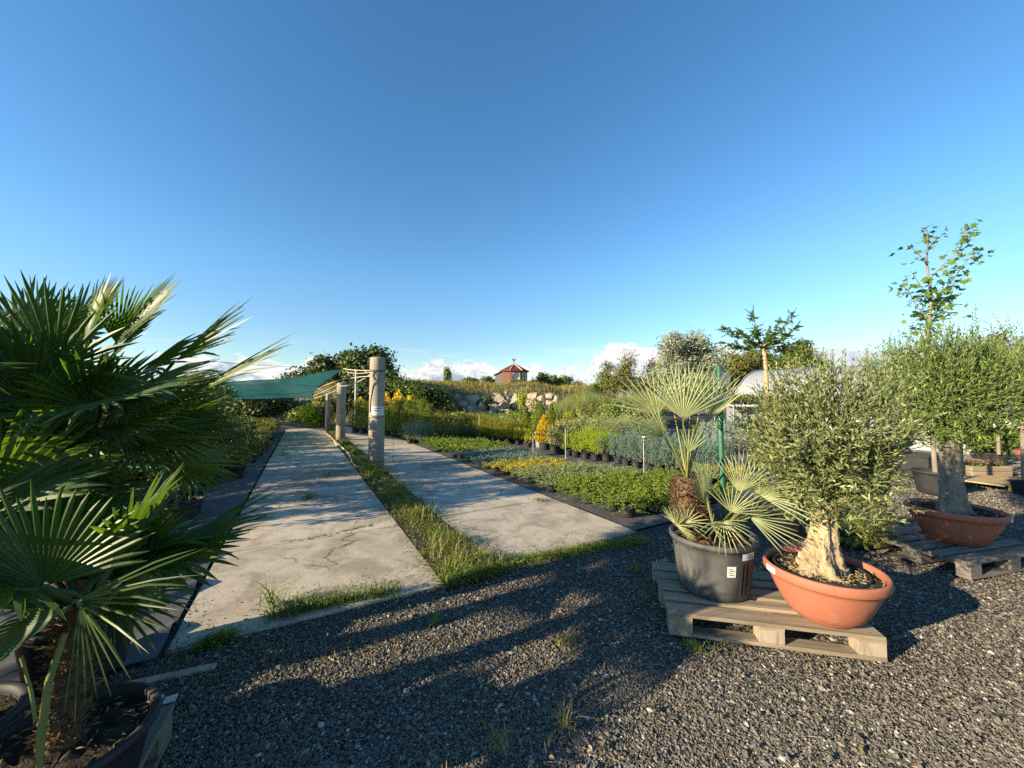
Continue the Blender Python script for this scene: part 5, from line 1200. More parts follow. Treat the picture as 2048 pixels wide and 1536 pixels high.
mb = MB(); E = V0.reshape(K + 1, K + 1, 3); tube(mb, E[0], .012, 5); tube(mb, E[:, 0], .012, 5); tube(mb, E[K], .012, 5); tube(mb, E[K // 2] - [0, 0, .01], .008, 5); mb.obj('hem', M['net'], n_)
def rope(a, b, sag, label, r=.011, mt='rope', n=12, name='rope'):
    f = np.linspace(0, 1, n); pts = [a.lerp(b, x) - Vector((0, 0, sag * 4 * x * (1 - x))) for x in f]
    o = MB(); tube(o, [p - a for p in pts], r, 5); return tag(o.obj(name, M[mt], loc=a), label, 'rope', 'ropes holding the shade net')
pk = Vector((P1T.x - r1, P1T.y, 0)); z1 = A(735, 742, P1T.y).z; z2 = A(735, 748, P1T.y).z
rope(Vector((pk.x, pk.y, z1 + .01)), c00 + Vector((0, 0, .02)), .015, 'upper rope from the tallest post to the near corner of the net')
rope(Vector((pk.x, pk.y, z1 - .03)), c00 + Vector((.05, .1, -.06)), .03, 'second rope just below it from the tallest post to the net corner', .009)
rope(Vector((pk.x, pk.y, z2 - .02)), P2T + Vector((-.1, 0, -.12)), .10, 'slack rope from the tallest post to the top of the middle post')
rope(Vector((pk.x, pk.y, z2 - .05)), Vector(V[14 * (K + 1)]), -.12, 'pale rope curving from the tallest post to the side of the net', .010)
rope(P2T + Vector((-r2, 0, -.08)), Vector(V[21 * (K + 1)]), .02, 'short upper rope from the middle post to the far part of the net')
rope(P2T + Vector((-r2, 0, -.28)), Vector(V[26 * (K + 1)]), .05, 'short lower rope from the middle post to the far corner of the net')
rope(A(440, 724, 11), A(640, 735, 22), .05, 'thin cable running above the shade net', .008, 'wire', name='overhead_cable')
# garden hose lying along the grass strip
H_ = [(655, 868), (668, 880), (672, 888), (690, 899), (700, 912), (704, 925), (712, 934), (735, 934)]
mb = MB(); pts = [G(*q, .035) for q in H_]; Q = [np.array(tuple(p)) for p in pts]; s = np.linspace(0, len(Q) - 1, 60); ii = np.arange(len(Q)); QQ = np.stack([np.interp(s, ii, np.array(Q)[:, j]) for j in range(3)], 1)
for _ in range(4): QQ[1:-1] = .25 * QQ[:-2] + .5 * QQ[1:-1] + .25 * QQ[2:]
tube(mb, QQ, .022, 7); tag(mb.obj('garden_hose', M['hose']), 'yellow hose snaking along the edge of the grass strip', 'hose', 'yellow hoses')
mb = MB(); pts = [G(*q, .035) for q in ((661, 870), (672, 884), (684, 893), (694, 904), (706, 911), (708, 918))]; Q = np.array([tuple(p) for p in pts]); s = np.linspace(0, 5, 40); QQ = np.stack([np.interp(s, np.arange(6), Q[:, j]) for j in range(3)], 1)
for _ in range(4): QQ[1:-1] = .25 * QQ[:-2] + .5 * QQ[1:-1] + .25 * QQ[2:]
tube(mb, QQ, .018, 7); tag(mb.obj('garden_hose', M['hose']), 'second shorter hose crossing the grass nearer the posts', 'hose', 'yellow hoses')
mb = MB(); a = G(673, 883, 0); b = P2T.copy(); tube(mb, [a, a + Vector((.1, -.2, .5)), a + Vector((.28, -.28, .95)), Vector((b.x - r2 * .7, b.y - r2 * .8, .95))], .014, 6); tag(mb.obj('garden_hose', M['hose']), 'hose end rising from the ground against the middle post', 'hose', 'yellow hoses')

# ================================================================== potted plants of the sunny beds
def spread(mt, r, h, n, K, LL, LW, up=.35, droop=.25, kind='d'):
    mb = MB(); a = rng.uniform(0, 2 * pi, n); rr = r * rng.uniform(.05, .75, n) ** .7
    b = np.stack([np.cos(a) * rr * .8, np.sin(a) * rr * .8, .10 + h * rng.uniform(.15, .75, n)], 1)
    d = nrm(np.stack([np.cos(a), np.sin(a), rng.uniform(.1, up * 2.5, n)], 1) + rng.normal(size=(n, 3)) * .3)
    shoots(mb, b, d, rng.uniform(.35, .7, n) * r, K, LL, LW, .75, kind, 0, None, .002, droop, False, .7, .5); return mb
def upright(mt, r, h, n, K, LL, LW, cone=.0, z0=.12, kind='d', flare=.35, ln=(.18, .34)):
    mb = MB(); z = z0 + (h - z0) * rng.uniform(0, .85, n); f = (z - z0) / (h - z0); a = rng.uniform(0, 2 * pi, n)
    rad = r * ((1 - f) ** .75 if cone else (.75 + .35 * np.sin(f * 3))) * rng.uniform(.45, 1, n)
    b = np.stack([np.cos(a) * rad, np.sin(a) * rad, z], 1); d = nrm(np.stack([np.cos(a) * flare, np.sin(a) * flare, np.ones(n)], 1) + rng.normal(size=(n, 3)) * .18)
    shoots(mb, b, d, h * rng.uniform(*ln, n), K, LL, LW, .6, kind, 0, None, .002, 0, False, .6, .5); return mb
def cone(r, h, n, z0=.2, LL=.05, LW=.028):
    mb = MB(); f = rng.uniform(0, 1, n) ** 1.4; a = rng.uniform(0, 2 * pi, n); rad = r * np.minimum((1 - f) ** .8, .55 + f * 3.2) * (1 + .06 * np.sin(a * 5 + f * 9)) * rng.uniform(.86, 1.03, n)
    P = np.stack([np.cos(a) * rad, np.sin(a) * rad, z0 + (h - z0) * f], 1); o = np.stack([np.cos(a), np.sin(a), np.full(n, .35)], 1)
    leaves(mb, P, nrm(o * .55 + [0, 0, .8] + rng.normal(size=P.shape) * .3), nrm(o + rng.normal(size=P.shape) * .45), LL * rng.uniform(.7, 1.3, n), LW); return mb
class Proto:
    def __init__(s, name, cat, group, builders, mt, pr=.11, ph=.17, potmat='pot'):
        s.used = 0; s.v = []
        pm = MB(); pot_profile(pm, pr * .85, pr, ph, lip=pr * .06, n=18); pme = pm.mesh('pot', M[potmat])
        sm = MB(); disc(sm, pr * .95, ph * .9, 12, 0, (0, 0), .004, 3); sme = sm.mesh('soil', M['soil'])
        for b in builders:
            t = thing(name, '', cat, (0, 0, -60), 0, group); mkobj('pot', pme, t); b().obj('foliage', M[mt] if isinstance(mt, str) else [M[x] for x in mt], t); s.v.append(t)
    def put(s, loc, label, sc=1, rz=None):
        t = s.v[s.used % len(s.v)]; rz = rng.uniform(0, 6.28) if rz is None else rz
        if s.used < len(s.v): t.location = loc; t.rotation_euler = (0, 0, rz); t.scale = (sc,) * 3 if isinstance(sc, (int, float)) else sc; o = t; t['label'] = label
        else: o = dup(t, loc, rz, sc, label)
        s.used += 1; return o
J = dict(
    green=Proto('low_juniper', 'juniper', 'low junipers in black pots', [lambda: spread('', .33, .24, 66, 20, .036, .016, .45) for _ in range(4)], 'jun_green', .105, .17),
    grey=Proto('low_juniper', 'juniper', 'low junipers in black pots', [lambda: spread('', .31, .22, 66, 20, .034, .015, .5) for _ in range(4)], 'jun_grey', .105, .17),
    yellow=Proto('low_juniper', 'juniper', 'low junipers in black pots', [lambda: spread('', .26, .18, 52, 16, .034, .016, .55) for _ in range(3)], 'jun_yellow', .10, .16),
    blue=Proto('low_juniper', 'juniper', 'low junipers in black pots', [lambda: spread('', .29, .21, 54, 17, .038, .017, .5) for _ in range(3)], 'jun_blue', .10, .16),
    far=Proto('low_juniper', 'juniper', 'low junipers in black pots', [lambda: spread('', .36, .27, 56, 17, .046, .020, .5) for _ in range(3)], 'jun_green', .10, .16))
LAB = dict(green='low spreading bright green juniper in the patch closest to the big black palm pot', grey='low grey green juniper between the bright green patch and the yellow patch',
           yellow='low yellow tipped juniper in the yellow patch beside the path', blue='low blue green juniper just beyond the yellow patch beside the path', far='green spreading juniper in the long patch beyond the blue green ones')
def patch_of(k, u0, u1, su, vs, jit=.05, sc=(.85, 1.12), skip=.03):
    for u_ in np.arange(u0, u1, su):
        for v_ in vs:
            if rng.uniform() < skip: continue
            J[k].put(W(u_ + rng.normal() * jit, v_ + rng.normal() * jit, .015), LAB[k], (lambda q: (q * 1.1, q * 1.1, q * .70))(rng.uniform(*sc)))
patch_of('green', 3.62, 5.25, .36, (3.82, 4.2, 4.58, 4.98, 5.36), sc=(.9, 1.2))
patch_of('grey', 5.35, 6.6, .34, (3.78, 4.14, 4.5, 4.88, 5.24), sc=(.88, 1.15))
patch_of('yellow', 6.62, 7.55, .31, (3.74, 4.07, 4.4, 4.73, 5.05))
patch_of('blue', 7.65, 9.6, .34, (3.72, 4.08, 4.44, 4.8, 5.12), sc=(.85, 1.15))
patch_of('far', 9.8, 15.6, .44, (3.74, 4.2, 4.66, 5.1), .07, (.85, 1.25))
# --- second strip beyond the cloth alley
bj = Proto('blue_juniper', 'juniper', 'feathery blue junipers in black pots', [lambda: upright('', .22, .62, 90, 15, .042, .015, 0, .14, 'd', .45) for _ in range(4)], 'jun_blue', .115, .18)
for u_ in np.arange(4.75, 7.25, .34):
    for v_ in (6.62, 6.98, 7.34, 7.7): bj.put(W(u_ + rng.normal() * .03, v_ + .05 * (u_ - 5) + rng.normal() * .03, .015), 'upright feathery blue juniper in the block across the cloth alley from the bright green patch', rng.uniform(.9, 1.15))
lj = Proto('lime_conifer', 'conifer', 'lime conifers in black pots', [lambda: upright('', .19, .66, 85, 14, .042, .017, .3, .14, 'd', .4) for _ in range(3)], 'lime', .11, .17)
for u_ in np.arange(7.35, 8.5, .34):
    for v_ in (6.5, 6.86, 7.22): lj.put(W(u_, v_ + rng.normal() * .03, .015), 'vivid lime yellow conifer between the blue junipers and the variegated bushes', rng.uniform(.9, 1.2))
vj = Proto('variegated_bush', 'bush', 'variegated bushes in black pots', [lambda: (lambda m: (leafy(m, (0, 0, .50), (.30, .30, .36), 720, .05, .028), m)[1])(MB()) for _ in range(2)], 'varieg', .14, .2)
for u_, v_ in ((8.75, 6.5), (9.15, 6.55), (8.9, 6.95), (9.3, 7.0), (8.6, 7.35)): vj.put(W(u_, v_, .015), 'cream and green variegated bush beside the amber conifers', rng.uniform(.9, 1.15))
aj = Proto('amber_conifer', 'conifer', 'amber conifers in black pots', [lambda: cone(.25, .74, 1900, .16, .055, .03) for _ in range(2)], 'amber', .13, .19)
for k, (u_, v_) in enumerate(((9.75, 6.62), (9.62, 7.0))): aj.put(W(u_, v_, .015), ('tall rounded amber conifer at the front edge of its row', 'second amber conifer half behind the rounded one')[k], 1.38 - .22 * k)
yt = Proto('yellow_tipped_conifer', 'conifer', 'small yellow tipped conifers', [lambda: upright('', .15, .52, 70, 13, .038, .017, .4, .14, 'd', .4) for _ in range(2)], 'gold', .095, .15)
for k, (u_, v_) in enumerate(((10.5, 6.5), (10.85, 6.62), (10.3, 6.95), (11.2, 6.5), (11.1, 6.9), (10.75, 7.05))): yt.put(W(u_, v_, .015), 'small round yellow tipped conifer at the end of the dwarf hedge row', rng.uniform(.85, 1.1))
hj = Proto('dwarf_conifer', 'conifer', 'dwarf conifers set out like a hedge', [lambda: upright('', .165, .74, 85, 13, .042, .019, .15, .14, 'd', .28) for _ in range(4)], 'hedge', .105, .17)
for u_ in np.arange(11.6, 15.2, .33):
    for v_ in (6.25, 6.58, 6.91, 7.24): hj.put(W(u_ + rng.normal() * .02, v_ - .08 * (u_ - 11.6) + rng.normal() * .02, .015), 'dwarf green conifer in the long hedge like row of small black pots', rng.uniform(.9, 1.12))
# bigger spreading evergreens at the far end of the first strip
sp = Proto('spreading_evergreen', 'evergreen', 'large spreading evergreens', [lambda: spread('', .62, .55, 190, 16, .06, .022, .6, .15) for _ in range(2)], 'jun_dark', .15, .22)
for k, (px, py) in enumerate(((885, 886), (908, 884), (930, 882), (868, 880), (896, 876))):
    o_ = G(px, py + 3); sp.put((o_.x, o_.y, .015), ('dark spreading evergreen at the far end of the hedge row', 'second dark spreading evergreen next to the hedge row', 'dark evergreen touching the first pots of the hedge row', 'dark evergreen nearest the blue spiky plants', 'dark evergreen behind the spreading pair at the hedge row')[k], rng.uniform(.85, 1.1))
bs = Proto('spiky_blue_plant', 'plant', 'spiky blue grey plants', [lambda: upright('', .26, .72, 90, 12, .07, .014, 0, .12, 'd', .25) for _ in range(2)], 'jun_blue', .11, .17)
for (px, py) in ((820, 888), (832, 887), (844, 889), (856, 887), (838, 883), (850, 883), (826, 883)): o_ = G(px, py); bs.put((o_.x, o_.y, .015), 'spiky blue grey plant in the clump before the dark columns', rng.uniform(.85, 1.1))
sp2 = Proto('grey_spreading_juniper', 'juniper', 'large grey spreading junipers', [lambda: spread('', .75, .75, 230, 16, .06, .022, .8, .2) for _ in range(2)], 'jun_grey', .17, .25)
for k, (px, py) in enumerate(((1205, 893), (1240, 890), (1275, 892), (1225, 878), (1262, 876), (1300, 880), (1180, 880))):
    o_ = G(px, py); sp2.put((o_.x, o_.y, .015), 'large grey green spreading juniper in the thicket behind the blue juniper block', rng.uniform(.85, 1.15))
vt = Proto('cream_bush', 'bush', 'cream leaved bushes', [lambda: (lambda m: (leafy(m, (0, 0, .55), (.45, .45, .45), 700, .07, .035), m)[1])(MB()) for _ in range(2)], 'varieg', .15, .22)
for k, (px, py) in enumerate(((1140, 888), (1162, 884), (1185, 890))): o_ = G(px, py); vt.put((o_.x, o_.y, .015), 'cream leaved bush behind the lime conifers', rng.uniform(.9, 1.1))
# cone shaped trees
cj = Proto('cone_topiary', 'topiary', 'cone shaped evergreens', [lambda: cone(.27, 1.2, 2600) for _ in range(3)], 'thuja', .16, .26)
for k, (px, py, s_, lab) in enumerate(((1052, 880, 1.06, 'cone shaped evergreen with a narrow tip close to the yellow tipped conifers'), (1103, 874, 1.12, 'tallest slender cone evergreen beside the one in the grey tub'), (1116, 880, 0.78, 'short cone evergreen tucked against the tallest cone'), (1043, 872, 0.90, 'cone evergreen half hidden behind the narrow tipped cone'), (1148, 870, 0.90, 'slim cone evergreen beyond the cream leaved bushes'))):
    o_ = G(px, py); cj.put((o_.x, o_.y, .015), lab, s_)
o_ = G(1081, 895); t = thing('tub_topiary', 'plump cone evergreen raised in a tall grey tub', 'topiary', (o_.x, o_.y, .0), 0, 'cone shaped evergreens')
mb = MB(); pot_profile(mb, .15, .20, .52, n=24); mb.obj('tub', M['metal'], t); mb = cone(.33, 1.5, 3200, .5); mb.obj('foliage', M['thuja'], t)
# row of dark columns at the end of the path, with yellow blooms behind
tj = Proto('columnar_conifer', 'conifer', 'dark columnar conifers', [lambda: upright('', .30, 1.5, 260, 12, .06, .026, .15, .15, 'd', .25, (.08, .16)) for _ in range(3)], 'thuja', .17, .25)
for k, px in enumerate((712, 728, 743, 775, 789, 803, 817, 830, 845, 858)):
    o_ = G(px, 866 + .10 * (px - 712)); tj.put((o_.x, o_.y, .015), 'dark columnar conifer in the row where the sunny path ends', rng.uniform(.88, 1.12))
for k, px in enumerate((718, 735, 765, 782, 797, 812, 826, 840)):
    o_ = G(px, 858 + .06 * (px - 712)); tj.put((o_.x, o_.y, .015), 'columnar conifer in the second rank behind the dark row at the path end', rng.uniform(.95, 1.15))
for k, (px, py, Y, s_) in enumerate(((721, 802, 20.3, .8), (771, 795, 19.2, 1.1), (778, 806, 19.2, .8), (797, 797, 18.8, 1.35), (790, 810, 18.7, .9), (820, 800, 18.4, .9), (813, 812, 18.3, .7))):
    c = A(px, py, Y); t = thing('yellow_flower_spike', ('small yellow bloom at the end of the dark column row', 'yellow bloom right beside the tallest post', 'lower yellow bloom next to the tallest post', 'biggest yellow bloom spike above the dark columns', 'yellow bloom beneath the biggest spike', 'yellow bloom above the middle of the dark columns', 'small low yellow bloom beside the last bloom')[k], 'flower', (c.x, c.y, 0), 0, 'yellow blooms above the dark columns')
    mb = MB(); tube(mb, [(0, 0, .1), (0, 0, c.z)], .02, 5); mb.obj('stem', M['bark'], t); mb = MB(); P, O = lobed(70, (0, 0, c.z), (.17 * s_, .17 * s_, .34 * s_), 5, .4, .3); P[:, 2] = np.abs(P[:, 2])
    for q in range(2): leaves(mb, P + rng.normal(size=P.shape) * .03, rdir(len(P)) + [0, 0, .5], rdir(len(P)), .11, .07, 'h')
    mb.obj('bloom', M['yflower'], t); mb = MB(); leafy(mb, (0, 0, c.z - .45), (.3, .3, .4), 160, .09, .04); mb.obj('foliage', M['thuja'], t)
# mixed shrubs filling the slope below the rocks
mixp = [Proto('slope_shrub', 'shrub', 'mixed shrubs below the rocks', [lambda: (lambda m: (clumps(m, [((0, 0, .62), (.62, .62, .55))], 70, 13, .10, .10, .055, 'd', 0, .6), m)[1])(MB()) for _ in range(2)], mm, .17, .25) for mm in ('warm', 'green', 'jun_grey', 'jun_green', 'gold')]
mlab = ['olive green rounded shrub on the slope between the hedge row and the rocks', 'mid green shrub on the slope between the hedge row and the rocks', 'grey green shrub on the slope between the hedge row and the rocks', 'bright green shrub on the slope between the hedge row and the rocks', 'golden shrub on the slope between the hedge row and the rocks']
for i in range(96):
    px = rng.uniform(865, 1300); Y = rng.uniform(15.5, 25); x = (px - CX) / FPX * Y
    if (px < 905 and Y < 17) or (1030 < px < 1125 and Y < 17.5): continue
    k = int(rng.choice(5, p=[.24, .18, .22, .28, .08])); s_ = rng.uniform(.7, 1.45); s_ = min(s_, (CAMH - .031 * Y) / 1.2 * rng.uniform(.85, 1.1)) if px < 1140 else s_; mixp[k].put((x, Y, .0), mlab[k], s_)
lh = Proto('hedge_conifer', 'conifer', 'low conifers of the second hedge row', [lambda: upright('', .22, .8, 80, 12, .06, .026, .1, .14, 'd', .3) for _ in range(3)], 'hedge', .12, .18)
for i, px in enumerate(np.linspace(846, 962, 20)): Y = 17.2 - .006 * (px - 846) ; lh.put(((px - CX) / FPX * Y, Y + rng.normal() * .1, .01), 'low bright conifer of the second hedge row behind the spreading evergreens', rng.uniform(.9, 1.1))
# things seen past the fan palm
spz = Proto('blue_spruce', 'spruce', 'small blue spruces', [lambda: upright('', .38, .95, 230, 16, .05, .012, .5, .18, 'd', .95, (.10, .2)) for _ in range(2)], 'spruce', .16, .22)
for k, (px, py, s_, lab) in enumerate(((1414, 907, 1.0, 'small silvery blue spruce seen past the silvery fan palm'), (1466, 908, 1.05, 'small silvery blue spruce just beyond the green stake'), (1442, 893, .85, 'small blue spruce behind the pair near the green stake'), (1492, 897, .9, 'small blue spruce partly covered by the olive crown'))):
    o_ = G(px, py); spz.put((o_.x, o_.y, .01), lab, s_)
for (px, py, mt, r_, h_, lab, nm) in ((1467, 972, 'jun_yellow', .22, .2, 'low bright yellow conifer in a black pot behind the green stake', 'yellow_conifer'), (1432, 968, 'rust', .18, .2, 'small rusty orange plant in a black pot beside the yellow one', 'rusty_plant'),
                                      (1412, 975, 'jun_grey', .24, .26, 'grey green low juniper beside the rusty plant', 'grey_juniper'), (1340, 945, 'jun_green', .3, .3, 'green juniper in the pot beside the brown palm trunk', 'green_juniper'), (1335, 975, 'jun_green', .22, .16, 'low green juniper tuft just in front of the other by the palm trunk', 'green_juniper')):
    o_ = G(px, py); t = thing(nm, lab, 'conifer' if 'rust' not in mt else 'plant', (o_.x, o_.y, .012)); mb = MB(); pot_profile(mb, .11, .13, .2, n=20); mb.obj('pot', M['pot'], t)
    m = spread('', r_ * 1.2, h_, 100, 13, .034, .015, .5); m.v = [v_ + [0, 0, .05] for v_ in m.v]; m.obj('foliage', M[mt], t)
for i in range(16):
    px = rng.uniform(1400, 1530); Y = rng.uniform(12.5, 16); k = int(rng.choice([0, 1, 3])); mixp[k].put(((px - CX) / FPX * Y, Y, 0), ('olive green bush in front of the pale tunnel', 'mid green bush in front of the pale tunnel', '', 'bright green bush in front of the pale tunnel')[k], rng.uniform(.55, .85))
# thin white marker canes
for (px, yt_, yb, lab) in ((1288, 872, 958, 'tall thin white marker cane beside the blue junipers'), (1131, 858, 918, 'pale cane in the variegated bushes'), (958, 830, 884, 'thin marker cane in the hedge row'), (1066, 868, 905, 'thin marker cane near the yellow tipped conifers'), (786, 876, 925, 'thin dark cane standing by the grass at the tallest post')):
    b = G(px, yb); tp = A(px, yt_, b.y); mb = MB(); tube(mb, [(0, 0, 0), (0, 0, tp.z)], .006 if 'dark' not in lab else .005, 5); 
    t = thing('marker_cane', lab, 'cane', (b.x, b.y, 0), 0, 'marker canes'); mb.obj('rod', M['white'] if 'dark' not in lab else M['wire'], t)
    if px == 1288: mb = MB(); cbox(mb, (0, -.008, tp.z - .03), (.06, .004, .05), bev=.001); mb.obj('card', M['white'], t)
# ================================================================== rocks of the bank
def rock_mesh(seed):
    g = np.random.default_rng(seed); bm_ = bmesh.new(); bmesh.ops.create_icosphere(bm_, subdivisions=4, radius=1)
    V = np.array([tuple(v.co) for v in bm_.verts]); F = [[v.index for v in f.verts] for f in bm_.faces]; bm_.free()
    for _ in range(16):                              # cleave with planes
        nn_ = g.normal(size=3); nn_ /= np.linalg.norm(nn_); d = g.uniform(.45, .85); h = V @ nn_ - d; V = V - np.clip(h, 0, None)[:, None] * nn_ * .92
    V += g.normal(size=V.shape) * .018 + .05 * np.sin(V[:, [1, 2, 0]] * 5 + g.uniform(0, 6, 3))
    mb = MB(); mb.add(V, F); return mb.mesh('boulder', M['rock'])
import bmesh
RM = [rock_mesh(s) for s in range(5)]
RK = [(905, 820, 26), (915, 800, 20), (928, 812, 22), (938, 826, 16), (946, 803, 30), (962, 815, 24), (975, 800, 22), (958, 832, 18), (985, 812, 20), (996, 803, 30), (1008, 815, 26), (1020, 800, 22), (1016, 826, 16), (1032, 810, 24), (1045, 800, 20), (1043, 820, 18),
      (1058, 806, 18), (1070, 796, 22), (1085, 803, 20), (1098, 795, 18), (1094, 810, 24), (1110, 802, 20), (1122, 797, 16), (1012, 793, 16), (1033, 794, 14), (918, 838, 14), (900, 834, 16), (975, 828, 16), (1000, 832, 14), (1116, 814, 16), (890, 808, 14), (1130, 806, 14), (952, 818, 16), (1062, 818, 14)]
RK += [(float(rng.uniform(890, 1128)), float(rng.uniform(797, 830)), float(rng.uniform(11, 22))) for _ in range(46)]
for i, (px, py, sp_) in enumerate(RK):
    Y = 30.6 + (824 - py) * .085 + rng.normal() * .25; c = A(px, py, Y); s = sp_ / FPX * Y * .62
    o = bpy.data.objects.new('boulder', RM[i % 5]); COL.objects.link(o); o.location = c; o.rotation_euler = tuple(rng.uniform(0, 6.28, 3)); o.scale = tuple(s * rng.uniform(.75, 1.2, 3))
    tag(o, 'pale rough limestone boulder in the rock face of the bank', 'boulder', 'boulders of the rock face')

# ================================================================== trees and bushes behind
def tree(name, label, cat, px, base_py, Y, blobs, mt, nc, per, cr, LL, LW, group, trunk=.12, bark='bark', z0=None, kind='d', rnd=.55, inner=.4, amp=.4, hang=0, limbs=6):
    """blobs: (px, py, half width px, half height px)"""
    x = (px - CX) / FPX * Y; zb = float(hill_z(x, Y)) if Y > float(y_front(x)) else 0.0
    if z0 is not None: zb = z0
    t = thing(name, label, cat, (x, Y, zb), 0, group); s = Y / FPX; B = []
    for (bx, by, hw, hh) in blobs:
        c = A(bx, by, Y); B.append((np.array((c.x - x, rng.normal() * hw * s * .25, c.z - zb)), (hw * s, hw * s * .9, hh * s)))
    mb = MB(); clumps(mb, B, nc, per, cr, LL, LW, kind, 0, rnd, inner, amp, hang); mb.obj('crown', M[mt], t)
    if trunk:
        mb = MB()
        for c, r_ in B:
            e = c + np.array([0, 0, r_[2] * .3]); st_ = np.array([rng.normal() * .1, 0, -.1]); m_ = (st_ + e) / 2 + rng.normal(size=3) * .15 * r_[0]
            tube(mb, [st_, m_, e], [trunk, trunk * .6, trunk * .15], 6)
            for _ in range(limbs):
                d = c + rdir(1)[0] * np.array(r_) * .8; f = rng.uniform(.35, .8); p0 = st_ + (e - st_) * f; tube(mb, [p0, (p0 + d) / 2 + [0, 0, .05], d], [trunk * .35, trunk * .22, trunk * .08], 5)
        mb.obj('trunk', M[bark], t)
    return t
TG = 'trees behind the nursery'
tree('broad_tree', 'largest dark tree rising directly behind the tallest post', 'tree', 735, 800, 29, [(735, 742, 46, 38), (722, 722, 24, 20), (757, 716, 22, 18), (775, 755, 22, 22)], 'dark', 420, 16, .32, .30, .2, TG, .2)
tree('broad_tree', 'dark rounded tree with a jagged top beside the largest dark tree', 'tree', 668, 800, 30, [(668, 748, 40, 34), (650, 730, 20, 16), (690, 728, 22, 20)], 'dark', 340, 16, .32, .30, .2, TG, .2)
tree('broad_tree', 'lower dark tree showing over the shade net', 'tree', 615, 800, 31, [(615, 765, 30, 28), (590, 770, 26, 20)], 'dark', 220, 16, .32, .30, .2, TG, .18)
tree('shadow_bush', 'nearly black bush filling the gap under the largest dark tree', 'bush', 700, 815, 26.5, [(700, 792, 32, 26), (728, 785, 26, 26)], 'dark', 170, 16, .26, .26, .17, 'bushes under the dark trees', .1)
for k, (px, py, hw, hh, mt, lab) in enumerate(((505, 800, 34, 30, 'dark', 'tall dark bush showing just under the edge of the net'), (555, 798, 32, 30, 'dark', 'tall dark bush at the head of the path under the net'), (440, 800, 44, 34, 'dark', 'tall dark bush between the palm fronds and the net'), (480, 825, 34, 24, 'dark', 'dark bush at the end of the shaded bed farthest from the path'), (530, 822, 34, 26, 'green', 'green bush at the end of the shaded bed beyond the net'), (575, 818, 30, 28, 'warm', 'olive green bush at the head of the path under the net'), (600, 835, 22, 18, 'green', 'small green bush beside the bright lime shrub'), (648, 815, 18, 30, 'warm', 'tall brownish green bush behind the slimmest post'), (420, 830, 40, 26, 'dark', 'dark bush glimpsed between the palm fronds'), (350, 825, 40, 30, 'green', 'wide green bush behind the young trees'), (250, 820, 60, 34, 'dark', 'dark broad bush behind the tall palm'), (120, 815, 70, 40, 'dark', 'wide dark bush behind the palm crowns'))):
    tree('bush', lab, 'bush', px, 855, 25 + (k % 3) * 1.2, [(px, py, hw, hh), (px + hw * .5, py + 14, hw * .7, hh * .7)], mt, 130, 15, .25, .22, .14, 'bushes at the end of the shaded bed', .08, z0=0)
tree('lime_shrub', 'bright lime green shrub at the head of the path', 'shrub', 622, 852, 21.5, [(620, 830, 13, 21), (632, 838, 9, 14)], 'lime', 110, 14, .14, .16, .08, 'shrubs at the path head', .05, z0=0)
tree('round_shrub', 'brownish round shrub touching the bright lime shrub', 'shrub', 644, 852, 21.8, [(643, 830, 12, 26)], 'warm', 90, 14, .16, .15, .08, 'shrubs at the path head', .05, z0=0)
tree('bank_bush', 'leafy rounded bush on the bank next to the tallest post', 'bush', 805, 800, 27.5, [(800, 782, 36, 26), (775, 775, 20, 18), (832, 785, 22, 18)], 'green', 300, 16, .26, .2, .12, 'bushes on the bank', .12)
tree('bank_bush', 'darker bush on the bank short of the rocks', 'bush', 848, 812, 28, [(845, 798, 26, 20), (868, 790, 18, 18)], 'dark', 170, 16, .26, .2, .12, 'bushes on the bank', .1)
tree('bank_bush', 'olive coloured bush against the left end of the rock face'.replace('left ', 'post side '), 'bush', 880, 812, 28.6, [(882, 798, 18, 22), (895, 812, 14, 16)], 'warm', 130, 16, .24, .2, .12, 'bushes on the bank', .1)
tree('bank_bush', 'dry brown bush on the crest before the wooden house', 'bush', 935, 775, 37, [(935, 776, 20, 8), (965, 778, 14, 6)], 'rust', 46, 14, .22, .16, .08, 'bushes on the bank', .05)
for (px, py, hw, hh, Y, mt, lab) in ((955, 842, 14, 18, 23, 'green', 'upright shrub before the middle of the rock face'), (1032, 838, 17, 26, 22, 'green', 'tall green shrub standing before the rock face'), (985, 845, 16, 12, 21, 'jun_grey', 'grey green shrub at the foot of the rock face'), (1070, 812, 8, 16, 27, 'varieg', 'pale slender shrub growing among the rocks'), (1043, 800, 5, 16, 29, 'lime', 'bright slender shrub at the top of the rock face'), (975, 800, 9, 9, 30.2, 'dark', 'dark creeping bush in a gap between the boulders'), (1130, 835, 18, 20, 23, 'warm', 'golden green shrub beside the tall reeds'), (1000, 842, 12, 10, 22.5, 'warm', 'low olive shrub at the foot of the rocks')):
    tree('rock_shrub', lab, 'shrub', px, 850, Y, [(px, py, hw, hh)], mt, 60, 14, .14, .15, .08, 'shrubs growing by the rocks', .05)
